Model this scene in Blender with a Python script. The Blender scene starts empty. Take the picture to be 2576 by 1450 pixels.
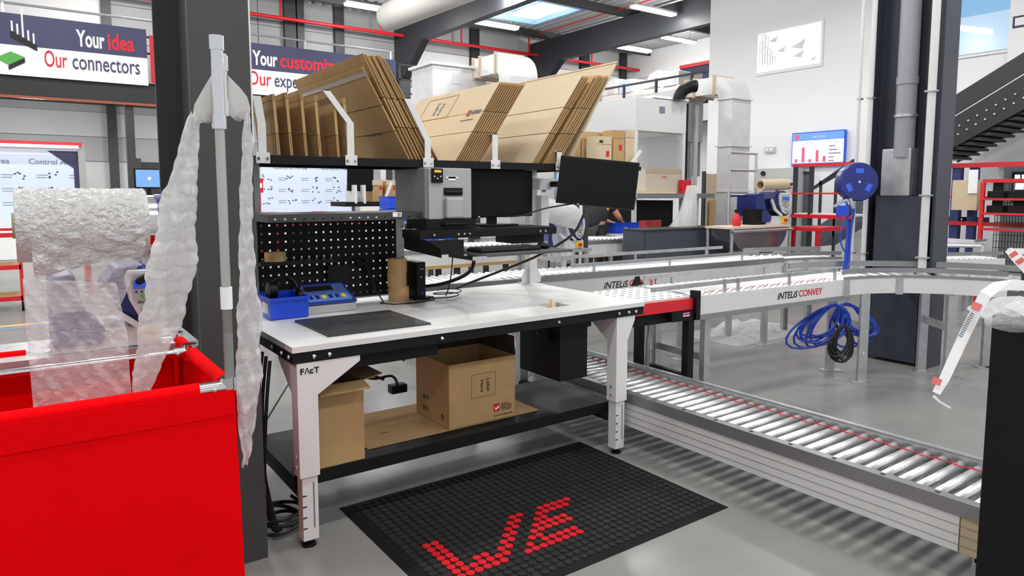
import bpy, math, random
from mathutils import Vector as V, Matrix
random.seed(7)
sc = bpy.context.scene
col = sc.collection
# ------------------------------------------------------------------ camera
# measured from the photo: f = 1738 px, horizon y = 485, principal point y = 650, heading 54.4 deg
F, CX, CY, CH, HYZ = 1738.0, 1288.0, 650.0, 1.58, 485.0
PIT = math.atan((CY - HYZ) / F)
TH = math.radians(54.4)
FW = V((math.cos(TH)*math.cos(PIT), math.sin(TH)*math.cos(PIT), -math.sin(PIT)))
RT = V((math.sin(TH), -math.cos(TH), 0))
UP = RT.cross(FW)
CAM = V((0, 0, CH))
cd = bpy.data.cameras.new('camera'); cam = bpy.data.objects.new('camera', cd); col.objects.link(cam)
cd.sensor_width = 36; cd.lens = F/2576*36; cd.shift_y = -75/2576; cd.clip_end = 200
m3 = Matrix((RT, UP, -FW)).transposed()
cam.matrix_world = Matrix.Translation(CAM) @ m3.to_4x4()
sc.camera = cam
def ray(x, y): return FW + RT*((x-CX)/F) - UP*((y-CY)/F)
def zp(x, y, z): d = ray(x, y); return CAM + d*((z-CH)/d.z)
def xp(x, y, X): d = ray(x, y); return CAM + d*(X/d.x)
def yp(x, y, Y): d = ray(x, y); return CAM + d*(Y/d.y)
def dp(x, y, D): return CAM + ray(x, y)*D
# ------------------------------------------------------------------ world, exposure
w = bpy.data.worlds.new('world'); sc.world = w; w.use_nodes = True
w.node_tree.nodes['Background'].inputs[0].default_value = (0.93, 0.96, 1.0, 1)
w.node_tree.nodes['Background'].inputs[1].default_value = 0.75
vs = sc.view_settings
vs.view_transform = 'Standard'; vs.look = 'None'; vs.gamma = 1; vs.exposure = 0.0; vs.use_curve_mapping = False
LAMP_W = 48
# ------------------------------------------------------------------ materials
def lin(c): return tuple(((v/255)/12.92 if v/255 <= .04045 else ((v/255+.055)/1.055)**2.4) for v in c)
MC = {}
def mat(name, rgb, rough=.5, metal=0, noise=0, nscale=8, bump=0, bscale=60, spec=.5, emit=0, stretch=None, var2=None):
    if name in MC: return MC[name]
    m = bpy.data.materials.new(name); m.use_nodes = True
    nt = m.node_tree; b = nt.nodes['Principled BSDF']
    c = lin(rgb) + (1,)
    b.inputs['Base Color'].default_value = c
    b.inputs['Roughness'].default_value = rough; b.inputs['Metallic'].default_value = metal
    b.inputs['Specular IOR Level'].default_value = spec
    if emit:
        b.inputs['Emission Color'].default_value = c; b.inputs['Emission Strength'].default_value = emit
    tc = None
    if noise or bump:
        tc = nt.nodes.new('ShaderNodeNewGeometry'); mp = nt.nodes.new('ShaderNodeMapping')
        nt.links.new(tc.outputs['Position'], mp.inputs['Vector'])
        if stretch: mp.inputs['Scale'].default_value = stretch
    if noise:
        n = nt.nodes.new('ShaderNodeTexNoise'); n.inputs['Scale'].default_value = nscale; n.inputs['Detail'].default_value = 6
        nt.links.new(mp.outputs['Vector'], n.inputs['Vector'])
        r = nt.nodes.new('ShaderNodeValToRGB')
        lo = tuple(v*(1-noise) for v in c[:3]) + (1,); hi = tuple(min(1, v*(1+noise)) for v in c[:3]) + (1,)
        if var2: lo = lin(var2) + (1,)
        r.color_ramp.elements[0].position = .3; r.color_ramp.elements[1].position = .7
        r.color_ramp.elements[0].color = lo; r.color_ramp.elements[1].color = hi
        nt.links.new(n.outputs['Fac'], r.inputs['Fac']); nt.links.new(r.outputs['Color'], b.inputs['Base Color'])
    if bump:
        n2 = nt.nodes.new('ShaderNodeTexNoise'); n2.inputs['Scale'].default_value = bscale; n2.inputs['Detail'].default_value = 4
        nt.links.new(mp.outputs['Vector'], n2.inputs['Vector'])
        bp = nt.nodes.new('ShaderNodeBump'); bp.inputs['Strength'].default_value = bump; bp.inputs['Distance'].default_value = .02
        nt.links.new(n2.outputs['Fac'], bp.inputs['Height']); nt.links.new(bp.outputs['Normal'], b.inputs['Normal'])
    MC[name] = m; return m
def film_mat(name, tr, rgb=(235, 236, 236), rough=.18, bscale=30, bump=.6, metal=0):
    m = bpy.data.materials.new(name); m.use_nodes = True; nt = m.node_tree; nt.nodes.clear()
    o = nt.nodes.new('ShaderNodeOutputMaterial'); t = nt.nodes.new('ShaderNodeBsdfTransparent')
    p = nt.nodes.new('ShaderNodeBsdfPrincipled'); p.inputs['Base Color'].default_value = lin(rgb)+(1,)
    p.inputs['Roughness'].default_value = rough; p.inputs['Metallic'].default_value = metal
    tl = nt.nodes.new('ShaderNodeBsdfTranslucent'); tl.inputs['Color'].default_value = lin(rgb)+(1,)
    a = nt.nodes.new('ShaderNodeMixShader'); a.inputs[0].default_value = .45
    nt.links.new(p.outputs[0], a.inputs[1]); nt.links.new(tl.outputs[0], a.inputs[2])
    x = nt.nodes.new('ShaderNodeMixShader'); x.inputs[0].default_value = tr
    nt.links.new(a.outputs[0], x.inputs[1]); nt.links.new(t.outputs[0], x.inputs[2]); nt.links.new(x.outputs[0], o.inputs[0])
    g = nt.nodes.new('ShaderNodeNewGeometry'); n = nt.nodes.new('ShaderNodeTexNoise'); n.inputs['Scale'].default_value = bscale
    n.inputs['Detail'].default_value = 3; n.inputs['Distortion'].default_value = .6
    nt.links.new(g.outputs['Position'], n.inputs['Vector'])
    b = nt.nodes.new('ShaderNodeBump'); b.inputs['Strength'].default_value = bump; b.inputs['Distance'].default_value = .02
    nt.links.new(n.outputs['Fac'], b.inputs['Height']); nt.links.new(b.outputs['Normal'], p.inputs['Normal'])
    return m
STEEL_DK = mat('painted_steel_dark', (50, 50, 51), .55, 0, .06, 3)
STEEL_NV = mat('painted_steel_navy', (44, 46, 58), .5, 0, .06, 3)
BLACK = mat('black_powder_coat', (17, 17, 18), .55, 0, .1, 20, 0, 60, .25)
BLACKP = mat('black_plastic', (14, 14, 15), .45, spec=.25)
RUBBER = mat('black_rubber', (15, 15, 15), .8, 0, .15, 30, 0, 60, .2)
WHITE = mat('white_laminate', (218, 218, 217), .35)
WPAINT = mat('white_powder_coat', (222, 223, 222), .45)
GALV = mat('galvanised_steel', (186, 188, 190), .38, .75, .12, 14)
CHROME = mat('chrome', (225, 225, 226), .14, 1)
DUCTM = mat('duct_sheet', (208, 209, 210), .4, .35, .07, 5)
ALU = mat('anodised_aluminium', (218, 219, 218), .4, .12, .03, 6)
ALUD = mat('grey_aluminium_rail', (150, 152, 153), .36, .6, .06, 8)
ROLL = mat('zinc_roller', (226, 228, 230), .36, .8)
RED = mat('red_paint', (205, 28, 38), .4)
REDCLOTH = mat('red_fabric', (232, 3, 12), .85, 0, .04, 5, .12, 350, .05)
BLUE = mat('blue_plastic', (28, 72, 205), .35)
NAVY = mat('navy_plastic', (30, 42, 110), .3)
BLUEH = mat('blue_hose', (25, 62, 175), .4)
CARD = mat('cardboard', (180, 148, 104), .85, 0, .05, 12, .05, 90, .2)
CARDL = mat('cardboard_light', (200, 183, 155), .8, 0, .04, 6, .05, 90, .2)
CARDE = mat('cardboard_edge', (158, 118, 66), .9, 0, .25, 120, 0, 60, .1)
CARDI = mat('cardboard_inside', (120, 88, 54), .9, 0, .1, 20)
TAPE = mat('brown_tape', (206, 165, 110), .35, 0, .05, 30)
PRT = mat('printer_grey', (128, 129, 128), .5, 0, .04, 40)
PRTL = mat('printer_light_grey', (168, 169, 168), .5)
GREYL = mat('light_grey_plastic', (205, 206, 206), .45)
INK = mat('black_ink', (22, 22, 26), .7)
INKR = mat('red_ink', (200, 28, 44), .7)
INKN = mat('navy_ink', (60, 62, 92), .7)
INKG = mat('grey_ink', (110, 120, 135), .7)
SCREEN = mat('dark_screen', (10, 10, 11), .35, spec=.2)
YEL = mat('yellow_plastic', (232, 196, 20), .5)
SKIN = mat('skin', (196, 140, 108), .6)
CABLE = mat('black_cable', (16, 16, 17), .5)
PAPER = mat('white_paper', (240, 240, 240), .7)
GREEN = mat('green_ink', (80, 160, 70), .7)
FILM = film_mat('pillow_film', .42, (240, 241, 241), .12, 45, .7)
FILMC = film_mat('clear_bubble_film', .5, (238, 239, 240), .1, 38, .9)
FILMR = film_mat('rolled_bubble_film', .0, (232, 233, 233), .14, 60, .9, .12)
FROST = film_mat('frosted_plate', .2, (222, 221, 219), .35, 5, .02)
GLASS = film_mat('hood_glass', .8, (225, 230, 232), .08, 3, .02)
# ------------------------------------------------------------------ mesh helpers
class MB:
    def __init__(s): s.v = []; s.f = []
    def add(s, vs_, fs):
        o = len(s.v); s.v += [tuple(p) for p in vs_]; s.f += [tuple(i+o for i in f) for f in fs]; return s
    def box(s, x0, x1, y0, y1, z0, z1):
        if x0 > x1: x0, x1 = x1, x0
        if y0 > y1: y0, y1 = y1, y0
        if z0 > z1: z0, z1 = z1, z0
        return s.add([(x0,y0,z0),(x1,y0,z0),(x1,y1,z0),(x0,y1,z0),(x0,y0,z1),(x1,y0,z1),(x1,y1,z1),(x0,y1,z1)],
            [(0,3,2,1),(4,5,6,7),(0,1,5,4),(1,2,6,5),(2,3,7,6),(3,0,4,7)])
    def obox(s, c, u, v, w_):
        c, u, v, w_ = V(c), V(u), V(v), V(w_)
        if u.cross(v).dot(w_) < 0: w_ = -w_
        return s.add([c+u*a+v*b+w_*d for d in (-1,1) for a, b in ((-1,-1),(1,-1),(1,1),(-1,1))],
            [(0,3,2,1),(4,5,6,7),(0,1,5,4),(1,2,6,5),(2,3,7,6),(3,0,4,7)])
    def bar(s, a, b, wu, wv, up=(0,0,1)):
        a, b = V(a), V(b); d = b-a; t = d.normalized(); u = t.cross(V(up))
        if u.length < 1e-4: u = V((1,0,0))
        u.normalize(); v = u.cross(t)
        return s.obox((a+b)/2, d/2, u*wu/2, v*wv/2)
    def cyl(s, a, b, r, r2=None, n=14, cap=True):
        a, b = V(a), V(b); r2 = r if r2 is None else r2
        t = (b-a).normalized(); u = t.orthogonal().normalized(); v = t.cross(u)
        vs_ = []
        for p, q in ((a, r), (b, r2)):
            vs_ += [p + (u*math.cos(2*math.pi*i/n) + v*math.sin(2*math.pi*i/n))*q for i in range(n)]
        fs = [(i, (i+1)%n, n+(i+1)%n, n+i) for i in range(n)]
        if cap: fs += [tuple(range(n))[::-1], tuple(range(n, 2*n))]
        return s.add(vs_, fs)
    def ring(s, a, b, ro, ri, n=24):
        a, b = V(a), V(b); t = (b-a).normalized(); u = t.orthogonal().normalized(); v = t.cross(u); vs_ = []
        for p, q in ((a, ro), (b, ro), (b, ri), (a, ri)):
            vs_ += [p + (u*math.cos(2*math.pi*i/n) + v*math.sin(2*math.pi*i/n))*q for i in range(n)]
        return s.add(vs_, [(k*n+i, k*n+(i+1)%n, ((k+1)%4)*n+(i+1)%n, ((k+1)%4)*n+i) for k in range(4) for i in range(n)])
    def tube(s, pts, r, n=8, closed=False):
        pts = [V(p) for p in pts]; N = len(pts); vs_ = []; u = None
        for k in range(N):
            if closed: t = (pts[(k+1)%N]-pts[k-1])
            else: t = pts[min(k+1, N-1)]-pts[max(k-1, 0)]
            t = t.normalized() if t.length > 1e-9 else V((0,0,1))
            if u is None: u = t.orthogonal().normalized()
            else: u = u - t*u.dot(t); u = u.normalized() if u.length > 1e-6 else t.orthogonal().normalized()
            v = t.cross(u); rr = r[k] if isinstance(r, (list, tuple)) else r
            vs_ += [pts[k] + (u*math.cos(2*math.pi*i/n) + v*math.sin(2*math.pi*i/n))*rr for i in range(n)]
        K = N if closed else N-1
        fs = [(k*n+i, k*n+(i+1)%n, ((k+1)%N)*n+(i+1)%n, ((k+1)%N)*n+i) for k in range(K) for i in range(n)]
        if not closed: fs += [tuple(range(n))[::-1], tuple(range((N-1)*n, N*n))]
        return s.add(vs_, fs)
    def prism(s, poly, vec):
        poly = [V(p) for p in poly]; vec = V(vec); n = len(poly)
        nn = V((0,0,0))
        for i in range(n): nn += poly[i].cross(poly[(i+1)%n])
        if nn.dot(vec) < 0: poly = poly[::-1]
        return s.add(poly + [p+vec for p in poly], [tuple(range(n))[::-1], tuple(range(n, 2*n))] + [(i, (i+1)%n, n+(i+1)%n, n+i) for i in range(n)])
    def lathe(s, prof, c, n=20, axis='z'):
        vs_ = []
        for r, z in prof:
            for i in range(n):
                a = 2*math.pi*i/n; p = (r*math.cos(a), r*math.sin(a), z)
                if axis == 'x': p = (z, p[0], p[1])
                if axis == 'y': p = (p[0], z, p[1])
                vs_.append(V(c)+V(p))
        N = len(prof)
        fs = [(k*n+i, k*n+(i+1)%n, (k+1)*n+(i+1)%n, (k+1)*n+i) for k in range(N-1) for i in range(n)]
        fs += [tuple(range(n))[::-1], tuple(range((N-1)*n, N*n))]
        return s.add(vs_, fs)
    def ball(s, c, r, n=10, sq=(1,1,1)):
        pr = [(r*math.sin(math.pi*k/n)*1.0 + 1e-5, -r*math.cos(math.pi*k/n)) for k in range(n+1)]
        o = len(s.v); s.lathe(pr, (0,0,0), n+2)
        for i in range(o, len(s.v)):
            p = s.v[i]; s.v[i] = (c[0]+p[0]*sq[0], c[1]+p[1]*sq[1], c[2]+p[2]*sq[2])
        return s
    def grid(s, fn, nu, nv):
        vs_ = [fn(i/nu, j/nv) for j in range(nv+1) for i in range(nu+1)]
        return s.add(vs_, [(j*(nu+1)+i, j*(nu+1)+i+1, (j+1)*(nu+1)+i+1, (j+1)*(nu+1)+i) for j in range(nv) for i in range(nu)])
    def mesh(s, name):
        me = bpy.data.meshes.new(name); me.from_pydata(s.v, [], s.f); me.validate(); me.update(); return me
    def build(s, name, m, parent=None, smooth=False, bev=0):
        return link(name, s.mesh(name), m, parent, smooth, bev)
def setpar(o, parent):
    if parent is None: return
    o.parent = parent
    o.matrix_parent_inverse = Matrix.Translation(-wloc(parent))
def wloc(o):
    l = o.location.copy()
    return l
def link(name, me, m, parent=None, smooth=False, bev=0, loc=None):
    o = bpy.data.objects.new(name, me); col.objects.link(o)
    if m is not None and not me.materials: me.materials.append(m)
    if smooth:
        for p in me.polygons: p.use_smooth = True
        me.set_sharp_from_angle(angle=math.radians(40))
    if bev:
        b = o.modifiers.new('bevel', 'BEVEL'); b.width = bev; b.segments = 2; b.limit_method = 'ANGLE'; b.angle_limit = .7
    if loc is not None: o.location = loc
    setpar(o, parent); return o
def tag(o, label, cat, group=None):
    o['label'] = label; o['category'] = cat
    if group: o['group'] = group
    return o
def thing(name, label, cat, loc=(0,0,0), group=None):
    o = bpy.data.objects.new(name, None); col.objects.link(o); o.location = loc; o.empty_display_size = .1
    return tag(o, label, cat, group)
def struct(o): o['kind'] = 'structure'; return o
def B(name, m, parent, *a, bev=0): return MB().box(*a).build(name, m, parent, bev=bev)
def text(s, o, xd, yd, size, m, parent, name='lettering', bold=0, shear=0, align='LEFT', depth=.0008, fit=None):
    cu = bpy.data.curves.new('t', 'FONT'); cu.body = s; cu.size = size; cu.offset = bold; cu.shear = shear; cu.align_x = align
    cu.resolution_u = 3; cu.extrude = depth
    t = bpy.data.objects.new('t', cu); col.objects.link(t)
    me = bpy.data.meshes.new_from_object(t.evaluated_get(bpy.context.evaluated_depsgraph_get()))
    bpy.data.objects.remove(t); bpy.data.curves.remove(cu)
    if fit:
        xs_ = [v.co.x for v in me.vertices]; k_ = fit/(max(xs_)-min(xs_)); x_ = min(xs_)
        for v in me.vertices: v.co.x = (v.co.x-x_)*k_
    xd = V(xd).normalized(); yd = V(yd).normalized(); zd = xd.cross(yd)
    M4 = Matrix((xd, yd, zd)).transposed().to_4x4(); M4.translation = V(o)
    me.transform(M4); me.materials.clear()
    return link(name, me, m, parent)
XD, YD, ZD = V((1,0,0)), V((0,1,0)), V((0,0,1))
# ================================================================== hall structure
FLOORM = mat('polished_concrete', (128, 128, 126), .3, 0, .14, 1.3, .02, 12, .4)
fl = struct(MB().box(-9, 21, -8, 20.3, -.2, 0).build('floor', FLOORM))
for i, (y0, y1, m) in enumerate(((8.35, 8.45, YEL), (8.48, 8.55, BLUE), (7.2, 7.3, YEL), (7.1, 7.16, BLUE))):
    pass
LINEY = mat('floor_line_yellow', (206, 176, 112), .6); LINEB = mat('floor_line_blue', (110, 140, 186), .6)
for y0, y1, m in ((10.0, 10.12, LINEY), (9.82, 9.9, LINEB), (8.7, 8.78, LINEB), (8.5, 8.62, LINEY)):
    B('floor_marking', m, fl, -6, 1.9, y0, y1, .0005, .003)
# saw-cut joints in the slab
JM = mat('slab_joint', (95, 95, 94), .8)
B('slab_joint', JM, fl, 1.42, 1.425, -4, 3.0, .0004, .002)
# --- back wall with cladding panels (one piece each)
CLAD = mat('grey_cladding', (178, 178, 178), .55, 0, .03, 2); CLADL = mat('pale_cladding', (226, 226, 226), .5, 0, .02, 2)
CLADM = mat('mid_cladding', (150, 151, 152), .55, 0, .03, 2)
wb = struct(MB().box(-9, 20.3, 20.06, 20.3, 0, 7.3).build('wall_back', CLAD))
bayx = [-9, -5.2, -1.0, 2.05, 5.7, 8.0, 9.94, 12.72, 15.13, 17.6, 20.2]
def panelrow(z0, z1, m, xs):
    for a, b in zip(xs[:-1], xs[1:]): B('cladding_panel', m, wb, a+.01, b-.01, 20, 20.06, z0+.008, z1-.008)
zz = [0, 1.2, 2.35, 2.95, 3.55, 4.3]
for k in range(5): panelrow(zz[k], zz[k+1], (CLADL, CLAD, CLADM, CLAD, CLADM)[k], bayx[:7])
for k, (a, b) in enumerate(((4.3, 5.2), (5.2, 5.5), (5.5, 6.3), (6.3, 7.0))): panelrow(a, b, (CLADL, CLADM, CLADL, CLAD)[k], bayx[:4])
for k, (a, b) in enumerate(((4.3, 5.3), (5.3, 6.2), (6.2, 7.0))): panelrow(a, b, CLADM, bayx[3:7])
for k, (a, b) in enumerate(((0, 2.4), (2.4, 4.9), (4.9, 5.3), (5.3, 6.1), (6.1, 7.0))): panelrow(a, b, (CLADL, CLADL, CLADM, CLADL, CLAD)[k], bayx[6:])
# --- far end wall
wf = struct(MB().box(20.06, 20.3, 6, 20, 0, 7.3).build('wall_far', CLADL))
for k in range(7): B('cladding_panel', CLADL, wf, 20.0, 20.06, 6, 20, k+.008, k+.992)
# --- white office block
OFF = mat('white_render', (240, 241, 242), .7, 0, .01, 1)
wo = struct(MB().box(13, 13.25, -5.0, 10.45, 2.0, 7.0).build('wall_office', OFF))
wo2 = struct(MB().box(13, 13.25, 4.6, 10.45, 0, 2.0).box(13, 13.25, -5.0, 1.0, 0, 2.0).build('wall_office_lower', OFF))
struct(MB().box(13.25, 18.5, 10.25, 10.45, 0, 7.0).build('wall_office_return', OFF))
# office window with lit room
a = xp(1910, 88, 13); b = xp(2065, 160, 13)
LIT = mat('lit_room', (252, 252, 250), .6, emit=.3)
wn = struct(MB().box(12.975, 12.995, b.y-.04, a.y+.04, b.z-.05, a.z+.05).build('window_1', OFF))
B('pane', LIT, wn, 12.955, 12.975, b.y, a.y, b.z, a.z)
GR1 = mat('decal_grey', (206, 209, 213), .7, emit=.2)
for (px, py, q) in ((1945, 100, .1), (1965, 125, .1), (2008, 112, .16), (2008, 137, .12), (2045, 147, .06)):
    p = xp(px, py, 12.95); MB().prism([p+V((0,-q,q*.6)), p+V((0,q,-q*.2)), p+V((0,-q*.6,-q*.6))], (-.004, 0, 0)).build('triangle_decal', GR1, wn)
for i in range(6):
    p = xp(1914+i*6.5, 166-(i % 3)*3, 12.95); hh = (.5, .62, .55, .35, .25, .15)[i]
    MB().box(12.946, 12.95, p.y-.04, p.y-.028, p.z, p.z+hh).box(12.946, 12.95, p.y+.028, p.y+.04, p.z, p.z+hh).box(12.946, 12.95, p.y-.028, p.y+.028, p.z+hh-.012, p.z+hh).box(12.946, 12.95, p.y-.028, p.y+.028, p.z+hh*.6, p.z+hh*.6+.012).build('tower_decal', GR1, wn)
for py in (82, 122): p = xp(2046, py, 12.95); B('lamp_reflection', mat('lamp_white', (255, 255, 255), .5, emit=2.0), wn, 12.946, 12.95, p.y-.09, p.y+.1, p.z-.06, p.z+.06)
# big window top right
a = xp(2385, 5, 13); b = xp(2640, 108, 13)
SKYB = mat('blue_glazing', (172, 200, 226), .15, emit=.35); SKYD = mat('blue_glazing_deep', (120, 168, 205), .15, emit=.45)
wn = struct(MB().box(12.97, 12.995, b.y-.05, a.y+.05, b.z-.05, a.z+.6).build('window_2', OFF))
pm = xp(2412, 60, 13).y
B('pane', SKYB, wn, 12.95, 12.97, pm+.03, a.y, b.z, a.z+.5); B('pane', SKYB, wn, 12.95, 12.97, b.y, pm-.03, b.z, a.z+.5)
B('mullion', WPAINT, wn, 12.93, 12.97, pm-.03, pm+.03, b.z, a.z+.5)
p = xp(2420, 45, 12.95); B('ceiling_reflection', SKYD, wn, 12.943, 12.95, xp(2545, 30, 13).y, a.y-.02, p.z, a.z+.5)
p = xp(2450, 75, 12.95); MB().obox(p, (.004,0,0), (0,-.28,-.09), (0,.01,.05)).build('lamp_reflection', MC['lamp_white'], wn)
p = xp(2574, 55, 12.95); MB().box(12.93, 12.95, p.y-.25, p.y+.18, p.z-.7, p.z+1.0).build('jamb', OFF, wn)
B('notice_frame', INKN, wn, 12.92, 12.93, p.y-.13, p.y+.13, p.z-.08, p.z+.1); B('notice', PAPER, wn, 12.915, 12.92, p.y-.1, p.y+.1, p.z-.05, p.z+.07)
# --- rear wall under the stair with bright windows
wr = struct(MB().box(17.0, 17.2, -4, 6, 0, 3.4).build('wall_rear', OFF))
DAY = mat('daylight_pane', (238, 244, 252), .3, emit=1.1)
for k, (x0, x1, y0, y1) in enumerate(((2350, 2400, 445, 540), (2408, 2445, 442, 530), (2555, 2600, 440, 500))):
    a = xp(x0, y0, 16.98); b = xp(x1, y1, 16.98)
    wn = struct(MB().box(16.96, 16.99, b.y-.06, a.y+.06, b.z-.06, a.z+.06).build('window_%d' % (k+3), INKN))
    B('pane', DAY, wn, 16.94, 16.96, b.y, a.y, b.z, a.z)
    for j in range(1, 3): yy = b.y+(a.y-b.y)*j/3; B('glazing_bar', GREYL, wn, 16.925, 16.94, yy-.015, yy+.015, b.z, a.z)
# --- roof
ROOFM = mat('deck_underside', (165, 166, 168), .5, .1, .05, 3)
SX0, SX1, SY0, SY1 = 11.2, 13.75, 15.7, 17.95
m = MB()
def deck(x0, x1, y0, y1):
    pitch = .3; n = max(1, round((x1-x0)/pitch)); p = (x1-x0)/n; vs_ = []
    xs = []
    for i in range(n):
        q = x0+i*p; xs += [(q, 7.0), (q+p*.45, 7.0), (q+p*.55, 7.06), (q+p*.9, 7.06)]
    xs.append((x1, 7.0)); vs_ = [(x, y, z) for x, z in xs for y in (y0, y1)]
    m.add(vs_, [(2*i, 2*i+1, 2*i+3, 2*i+2) for i in range(len(xs)-1)])
deck(-9, SX0, -8, 20.3); deck(SX1, 20.3, -8, 20.3); deck(SX0, SX1, -8, SY0); deck(SX0, SX1, SY1, 20.3)
ce = struct(m.build('ceiling', ROOFM))
struct(MB().box(-9, 20.3, -8, 20.3, 7.3, 7.35).build('roof_membrane', STEEL_DK)) if False else None
# skylight
BLF = mat('skylight_frame', (150, 185, 225), .4)
sk = struct(MB().box(SX0-.12, SX1+.12, SY0-.12, SY0+.04, 6.9, 7.1).box(SX0-.12, SX1+.12, SY1-.04, SY1+.12, 6.9, 7.1).box(SX0-.12, SX0+.04, SY0, SY1, 6.9, 7.1).box(SX1-.04, SX1+.12, SY0, SY1, 6.9, 7.1).build('window_6', BLF))
DOME = mat('skylight_pane', (250, 252, 255), .4, emit=1.6)
xm = (SX0+SX1)/2
B('pane', DOME, sk, SX0+.04, xm-.03, SY0+.04, SY1-.04, 7.06, 7.09); B('pane', DOME, sk, xm+.03, SX1-.04, SY0+.04, SY1-.04, 7.06, 7.09); B('glazing_bar', BLF, sk, xm-.03, xm+.03, SY0+.04, SY1-.04, 7.0, 7.1)
# purlins (along X) and rafters (along Y)
for i, y in enumerate((18.9, 15.2, 12.6, 10.0, 7.4, 4.8)):
    o = struct(MB().box(-9, 20, y-.06, y+.06, 6.78, 7.0).build('trim_purlin', STEEL_DK))
STEEL_BK = mat('rafter_paint', (42, 44, 50), .5, 0, .06, 2)
def frame(X, wc=.24):
    m = MB(); m.box(X-.12, X+.12, -6, 18.2, 6.0, 6.78)
    m.prism([(X-.12, 18.2, 6.78), (X-.12, 20, 6.78), (X-.12, 20, 5.0), (X-.12, 19.5, 5.0), (X-.12, 18.2, 6.0)], (.24, 0, 0))
    struct(m.build('trim_rafter', STEEL_BK))
    m = MB(); m.box(X-.17, X+.17, 19.5, 19.54, 0, 5.2); m.box(X-.17, X+.17, 19.94, 19.99, 0, 5.2); m.box(X-.02, X+.02, 19.54, 19.94, 0, 5.2)
    struct(m.build('trim_wall_column', STEEL_BK))
for X in (9.94, 15.13): frame(X)
for X, q in ((2.05, .1), (8.0, .14), (12.72, .16), (6.55, .16), (6.85, .1), (17.6, .2), (-1.0, .1), (19.6, .15)):
    struct(MB().box(X-q, X+q, 19.85, 19.99, 0, 7.0).build('trim_wall_post', STEEL_BK))
# ceiling lights
def light(x, y, z, k, label, L=1.5, pw=1.0, top=6.99):
    t = thing('ceiling_light', label, 'light', (x, y, z), 'linear ceiling lights')
    MB().box(x-L/2, x+L/2, y-.11, y+.11, z+.05, z+.1).build('housing', WPAINT, t)
    MB().box(x-L/2+.02, x+L/2-.02, y-.1, y+.1, z, z+.05).build('diffuser', mat('light_diffuser', (255, 255, 255), .5, emit=9), t)
    for s in (-.35, .35): MB().cyl((x+s*L, y, z+.1), (x+s*L, y, top), .006, n=5).build('suspension_wire', GALV, t)
    ld = bpy.data.lights.new('lamp', 'AREA'); ld.shape = 'RECTANGLE'; ld.size = L; ld.size_y = .2; ld.energy = LAMP_W; ld.color = (1, .985, .96)
    lo = bpy.data.objects.new('lamp_light', ld); col.objects.link(lo); lo.location = (x, y, z-.02); setpar(lo, t)
    ld = bpy.data.lights.new('lamp_wide', 'POINT'); ld.energy = LAMP_W*2.6*pw; ld.shadow_soft_size = .22; ld.color = (1, .985, .96)
    lo = bpy.data.objects.new('lamp_wide_light', ld); col.objects.link(lo); lo.location = (x, y, z-.3); setpar(lo, t)
p = zp(1250, 67, 6.45); light(p.x, p.y, 6.45, 0, 'linear ceiling light hanging just below the skylight', 1.5)
p = zp(1645, 20, 6.45); light(p.x, p.y, 6.35, 0, 'linear ceiling light at the top edge beside the white office wall', 1.6)
p = zp(1708, 103, 6.45); light(p.x, p.y, 6.45, 0, 'linear ceiling light nearer the white wall in the far bay', 1.5)
p = zp(1596, 127, 6.45); light(p.x, p.y, 6.45, 0, 'linear ceiling light over the far corner of the hall', 1.5)
k = 0
for gx in (-3.5, .9, 5.3, 9.7):
    for gy in (-3.0, 1.2, 5.4, 9.6, 13.8):
        light(gx, gy, 6.45, 0, 'linear ceiling light in the rows above the packing area', 1.5, 1.0 if gx < 9 else 1.9)
light(8.0, 17.6, 6.45, 0, 'linear ceiling light in the rows above the packing area'); light(2.5, 17.6, 6.45, 0, 'linear ceiling light in the rows above the packing area')
for k, X in enumerate((-3.5, .4, 4.0, 7.2)): light(X, 17.42, 3.61, 0, 'unseen fill light added behind the mezzanine edge, %s from the left' % ('first', 'second', 'third', 'fourth')[k], 1.5, .55, 3.719)  # unseen lights added to brighten the wall below the mezzanine
# --- portal columns (H sections)
def hcol(name, label, x0, x1, y0, y1, tf, tw, m):
    t = thing(name, label, 'column', ((x0+x1)/2, (y0+y1)/2, 0)); xc = (x0+x1)/2
    B('flange', m, t, x0, x1, y0, y0+tf, 0, 6.99); B('flange', m, t, x0, x1, y1-tf, y1, 0, 6.99); B('web', m, t, xc-tw/2, xc+tw/2, y0+tf, y1-tf, 0, 6.99)
    return t
COLM = mat('column_grey', (58, 59, 60), .55, 0, .05, 6)
t = hcol('steel_column', 'dark grey steel column in the left foreground behind the red bin', .575, .805, 2.955, 3.75, .022, .014, COLM)
B('base_sleeve', COLM, t, .573, .808, 2.951, 2.957, 0, .33)
WS = MB().box(.8055, .812, 2.957, 2.975, 1.78, 6.98).build('cable_trunking', WPAINT, t)
COLN = mat('column_navy', (50, 53, 66), .45, 0, .05, 6)
t = hcol('steel_column', 'navy steel column with a grey downpipe in its web at the right', 6.56, 6.84, 2.78, 3.40, .025, .015, COLN)
MB().box(6.56, 6.69, 2.88, 3.3, .03, 1.55).build('pipe_guard', COLN, t)
MB().box(6.545, 6.69, 3.0, 3.26, 1.55, 1.98).build('pipe_shoe', GALV, t, bev=.01)
t2 = thing('downpipe', 'grey plastic downpipe running up inside the navy column', 'pipe', (6.6, 3.09, 1.9))
MB().cyl((6.6, 3.09, 1.9), (6.6, 3.09, 6.99), .085, n=24).build('pipe_tube', mat('pvc_grey', (140, 142, 146), .45, 0, .03, 4), t2, True)
MB().cyl((6.6, 3.09, 2.55), (6.6, 3.09, 2.62), .092, n=24).build('socket', MC['pvc_grey'], t2, True)
MB().ring((6.6, 3.09, 2.26), (6.6, 3.09, 2.285), .098, .084).build('clamp', GALV, t2)
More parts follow.
